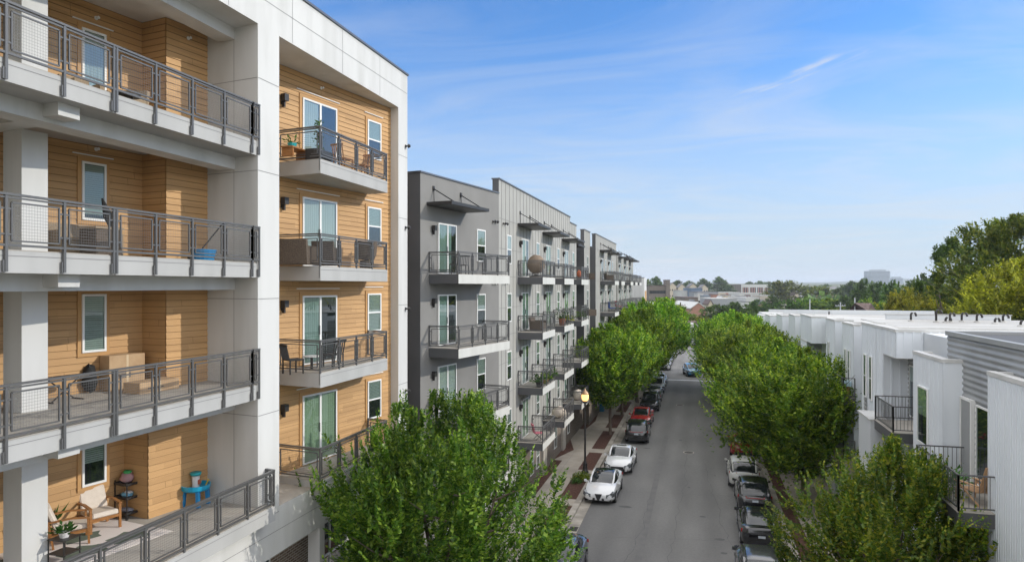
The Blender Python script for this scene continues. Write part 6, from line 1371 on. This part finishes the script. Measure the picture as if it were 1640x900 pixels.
t = thing('folding_chair', 'pink folding chair on the lowest balcony of the first light grey column', 'chair', (-9.2, 41.0, 3.68), R(30)); pk = mat('pink_fabric', (.62, .16, .22), .7); b = MB(); b.box(-.25, .25, -.25, .25, .38, .42); b.build('seat', pk, t); b = MB(); b.hexa([(-.27, -.25, .42), (-.23, -.25, .42), (-.23, .25, .42), (-.27, .25, .42)], [(-.4, -.25, .95), (-.36, -.25, .95), (-.36, .25, .95), (-.4, .25, .95)]); b.build('backrest', pk, t)
for y in (-.22, .22): b = MB(); b.bar((-.22, y, 0), (.22, y, .4), .025, .025); b.bar((.22, y, 0), (-.22, y, .4), .025, .025); b.build('leg', M['metal'], t)
blob('cushion', 'red and orange cushion at the rail of the third column, top balcony', 'cushion', (-9.0, 54.6, 13.75), [((0, 0, 0), (.2, .35, .3), mat('red_orange_fabric', (.5, .12, .04), .8))])
for (y, c_, lab) in ((73.2, (.02, .08, .35), 'dark blue folding chair on a far balcony'), (79.3, (.5, .03, .04), 'red folding chair on a far balcony next to the blue one')):
    m_ = mat('chair_fabric', c_, .7); t = thing('folding_chair', lab, 'chair', (-8.6, y, 10.12), R(20)); b = MB(); b.box(-.3, .3, -.35, .35, .38, .44); b.build('seat', m_, t); b = MB(); b.box(-.35, -.28, -.35, .35, .42, 1.0); b.build('backrest', m_, t)
    for yy in (-.3, .3): b = MB(); b.bar((-.22, yy, 0), (.22, yy, .4), .025, .025); b.bar((.22, yy, 0), (-.22, yy, .4), .025, .025); b.build('leg', M['metal'], t)
bent_chair('dark bistro chair on the top balcony of the angled grey wall', (-10.5, 29.9, 13.34), R(100), M['black']); bent_chair('second dark bistro chair behind the first on the angled grey wall', (-10.6, 31.2, 13.34), R(-90), M['black'])
for i, (x, y, z, lab) in enumerate(((-9.3, 41.6, 10.12, 'dark outdoor seat on the second light grey balcony'), (-9.3, 62.8, 13.34, 'dark covered barbecue on the recessed top balcony'), (-8.9, 73.4, 13.34, 'dark covered furniture on the first far top balcony'), (-9.3, 62.6, 10.12, 'dark seat on the recessed second balcony'))):
    outdoor_sofa(lab, (x, y, z), R(10 * i), 1.2, wickd, wickd, 'dark seats on the grey building balconies', 'sofa')
# nearest townhouse balcony: wooden deck chair, and a wall hook; third house: table
t = thing('deck_chair', 'slatted light wood deck chair on the nearest townhouse balcony', 'deck chair', (7.9, 23.6, 6.46), R(115)); lw = noisy('pale_wood', (.42, .25, .13), (.52, .33, .19), 6, .7, 4)
b = MB()
for q in range(5): b.bar((-.35 - q * .001, -.2 + q * .1, .35), (-.62, -.2 + q * .1, 1.15), .08, .02)
b.build('backrest', lw, t); b = MB()
for q in range(6): b.bar((-.3 + q * .12, -.28, .33), (-.3 + q * .12, .28, .36), .09, .02)
b.build('seat', lw, t)
for sy in (-1, 1): b = MB(); b.bar((-.5, sy * .32, .0), (.35, sy * .32, .55), .05, .03); b.bar((.35, sy * .32, 0), (.3, sy * .32, .55), .05, .03); b.build('leg', lw, t); b = MB(); b.box(-.45, .4, sy * .32 - .05, sy * .32 + .05, .55, .58); b.build('armrest', lw, t)
pot_plant('round green plant in a white pot beside the deck chair', (7.55, 24.6, 6.46), .35, .9, 200, leaf=.16, seed=31, potm=whitec)
t = thing('side_table', 'pale blue covered table on the third townhouse balcony', 'table', (7.75, 41.6, 6.91)); b = MB(); b.box(-.2, .2, -.4, .4, .5, .75); b.build('cover', mat('pale_blue_cloth', (.4, .55, .62), .8), t)
for y in (-.3, .3): b = MB(); b.box(-.15, .15, y - .02, y + .02, 0, .5); b.build('leg', W_OOD, t)
# ================================================================== the air
hz_ = MB(); hz_.box(-6500, 8500, -400, 8600, -1.5, 100)
hm = bpy.data.materials.new('haze'); hm.use_nodes = True; hm.node_tree.nodes.clear()
ho = N(hm, 'ShaderNodeOutputMaterial'); pv = N(hm, 'ShaderNodeVolumePrincipled'); pv.inputs['Color'].default_value = (.80, .88, 1, 1); pv.inputs['Density'].default_value = .00017; pv.inputs['Anisotropy'].default_value = 0
L(hm, pv.outputs[0], ho.inputs['Volume'])
tag(hz_.build('haze', hm), kind='stuff')
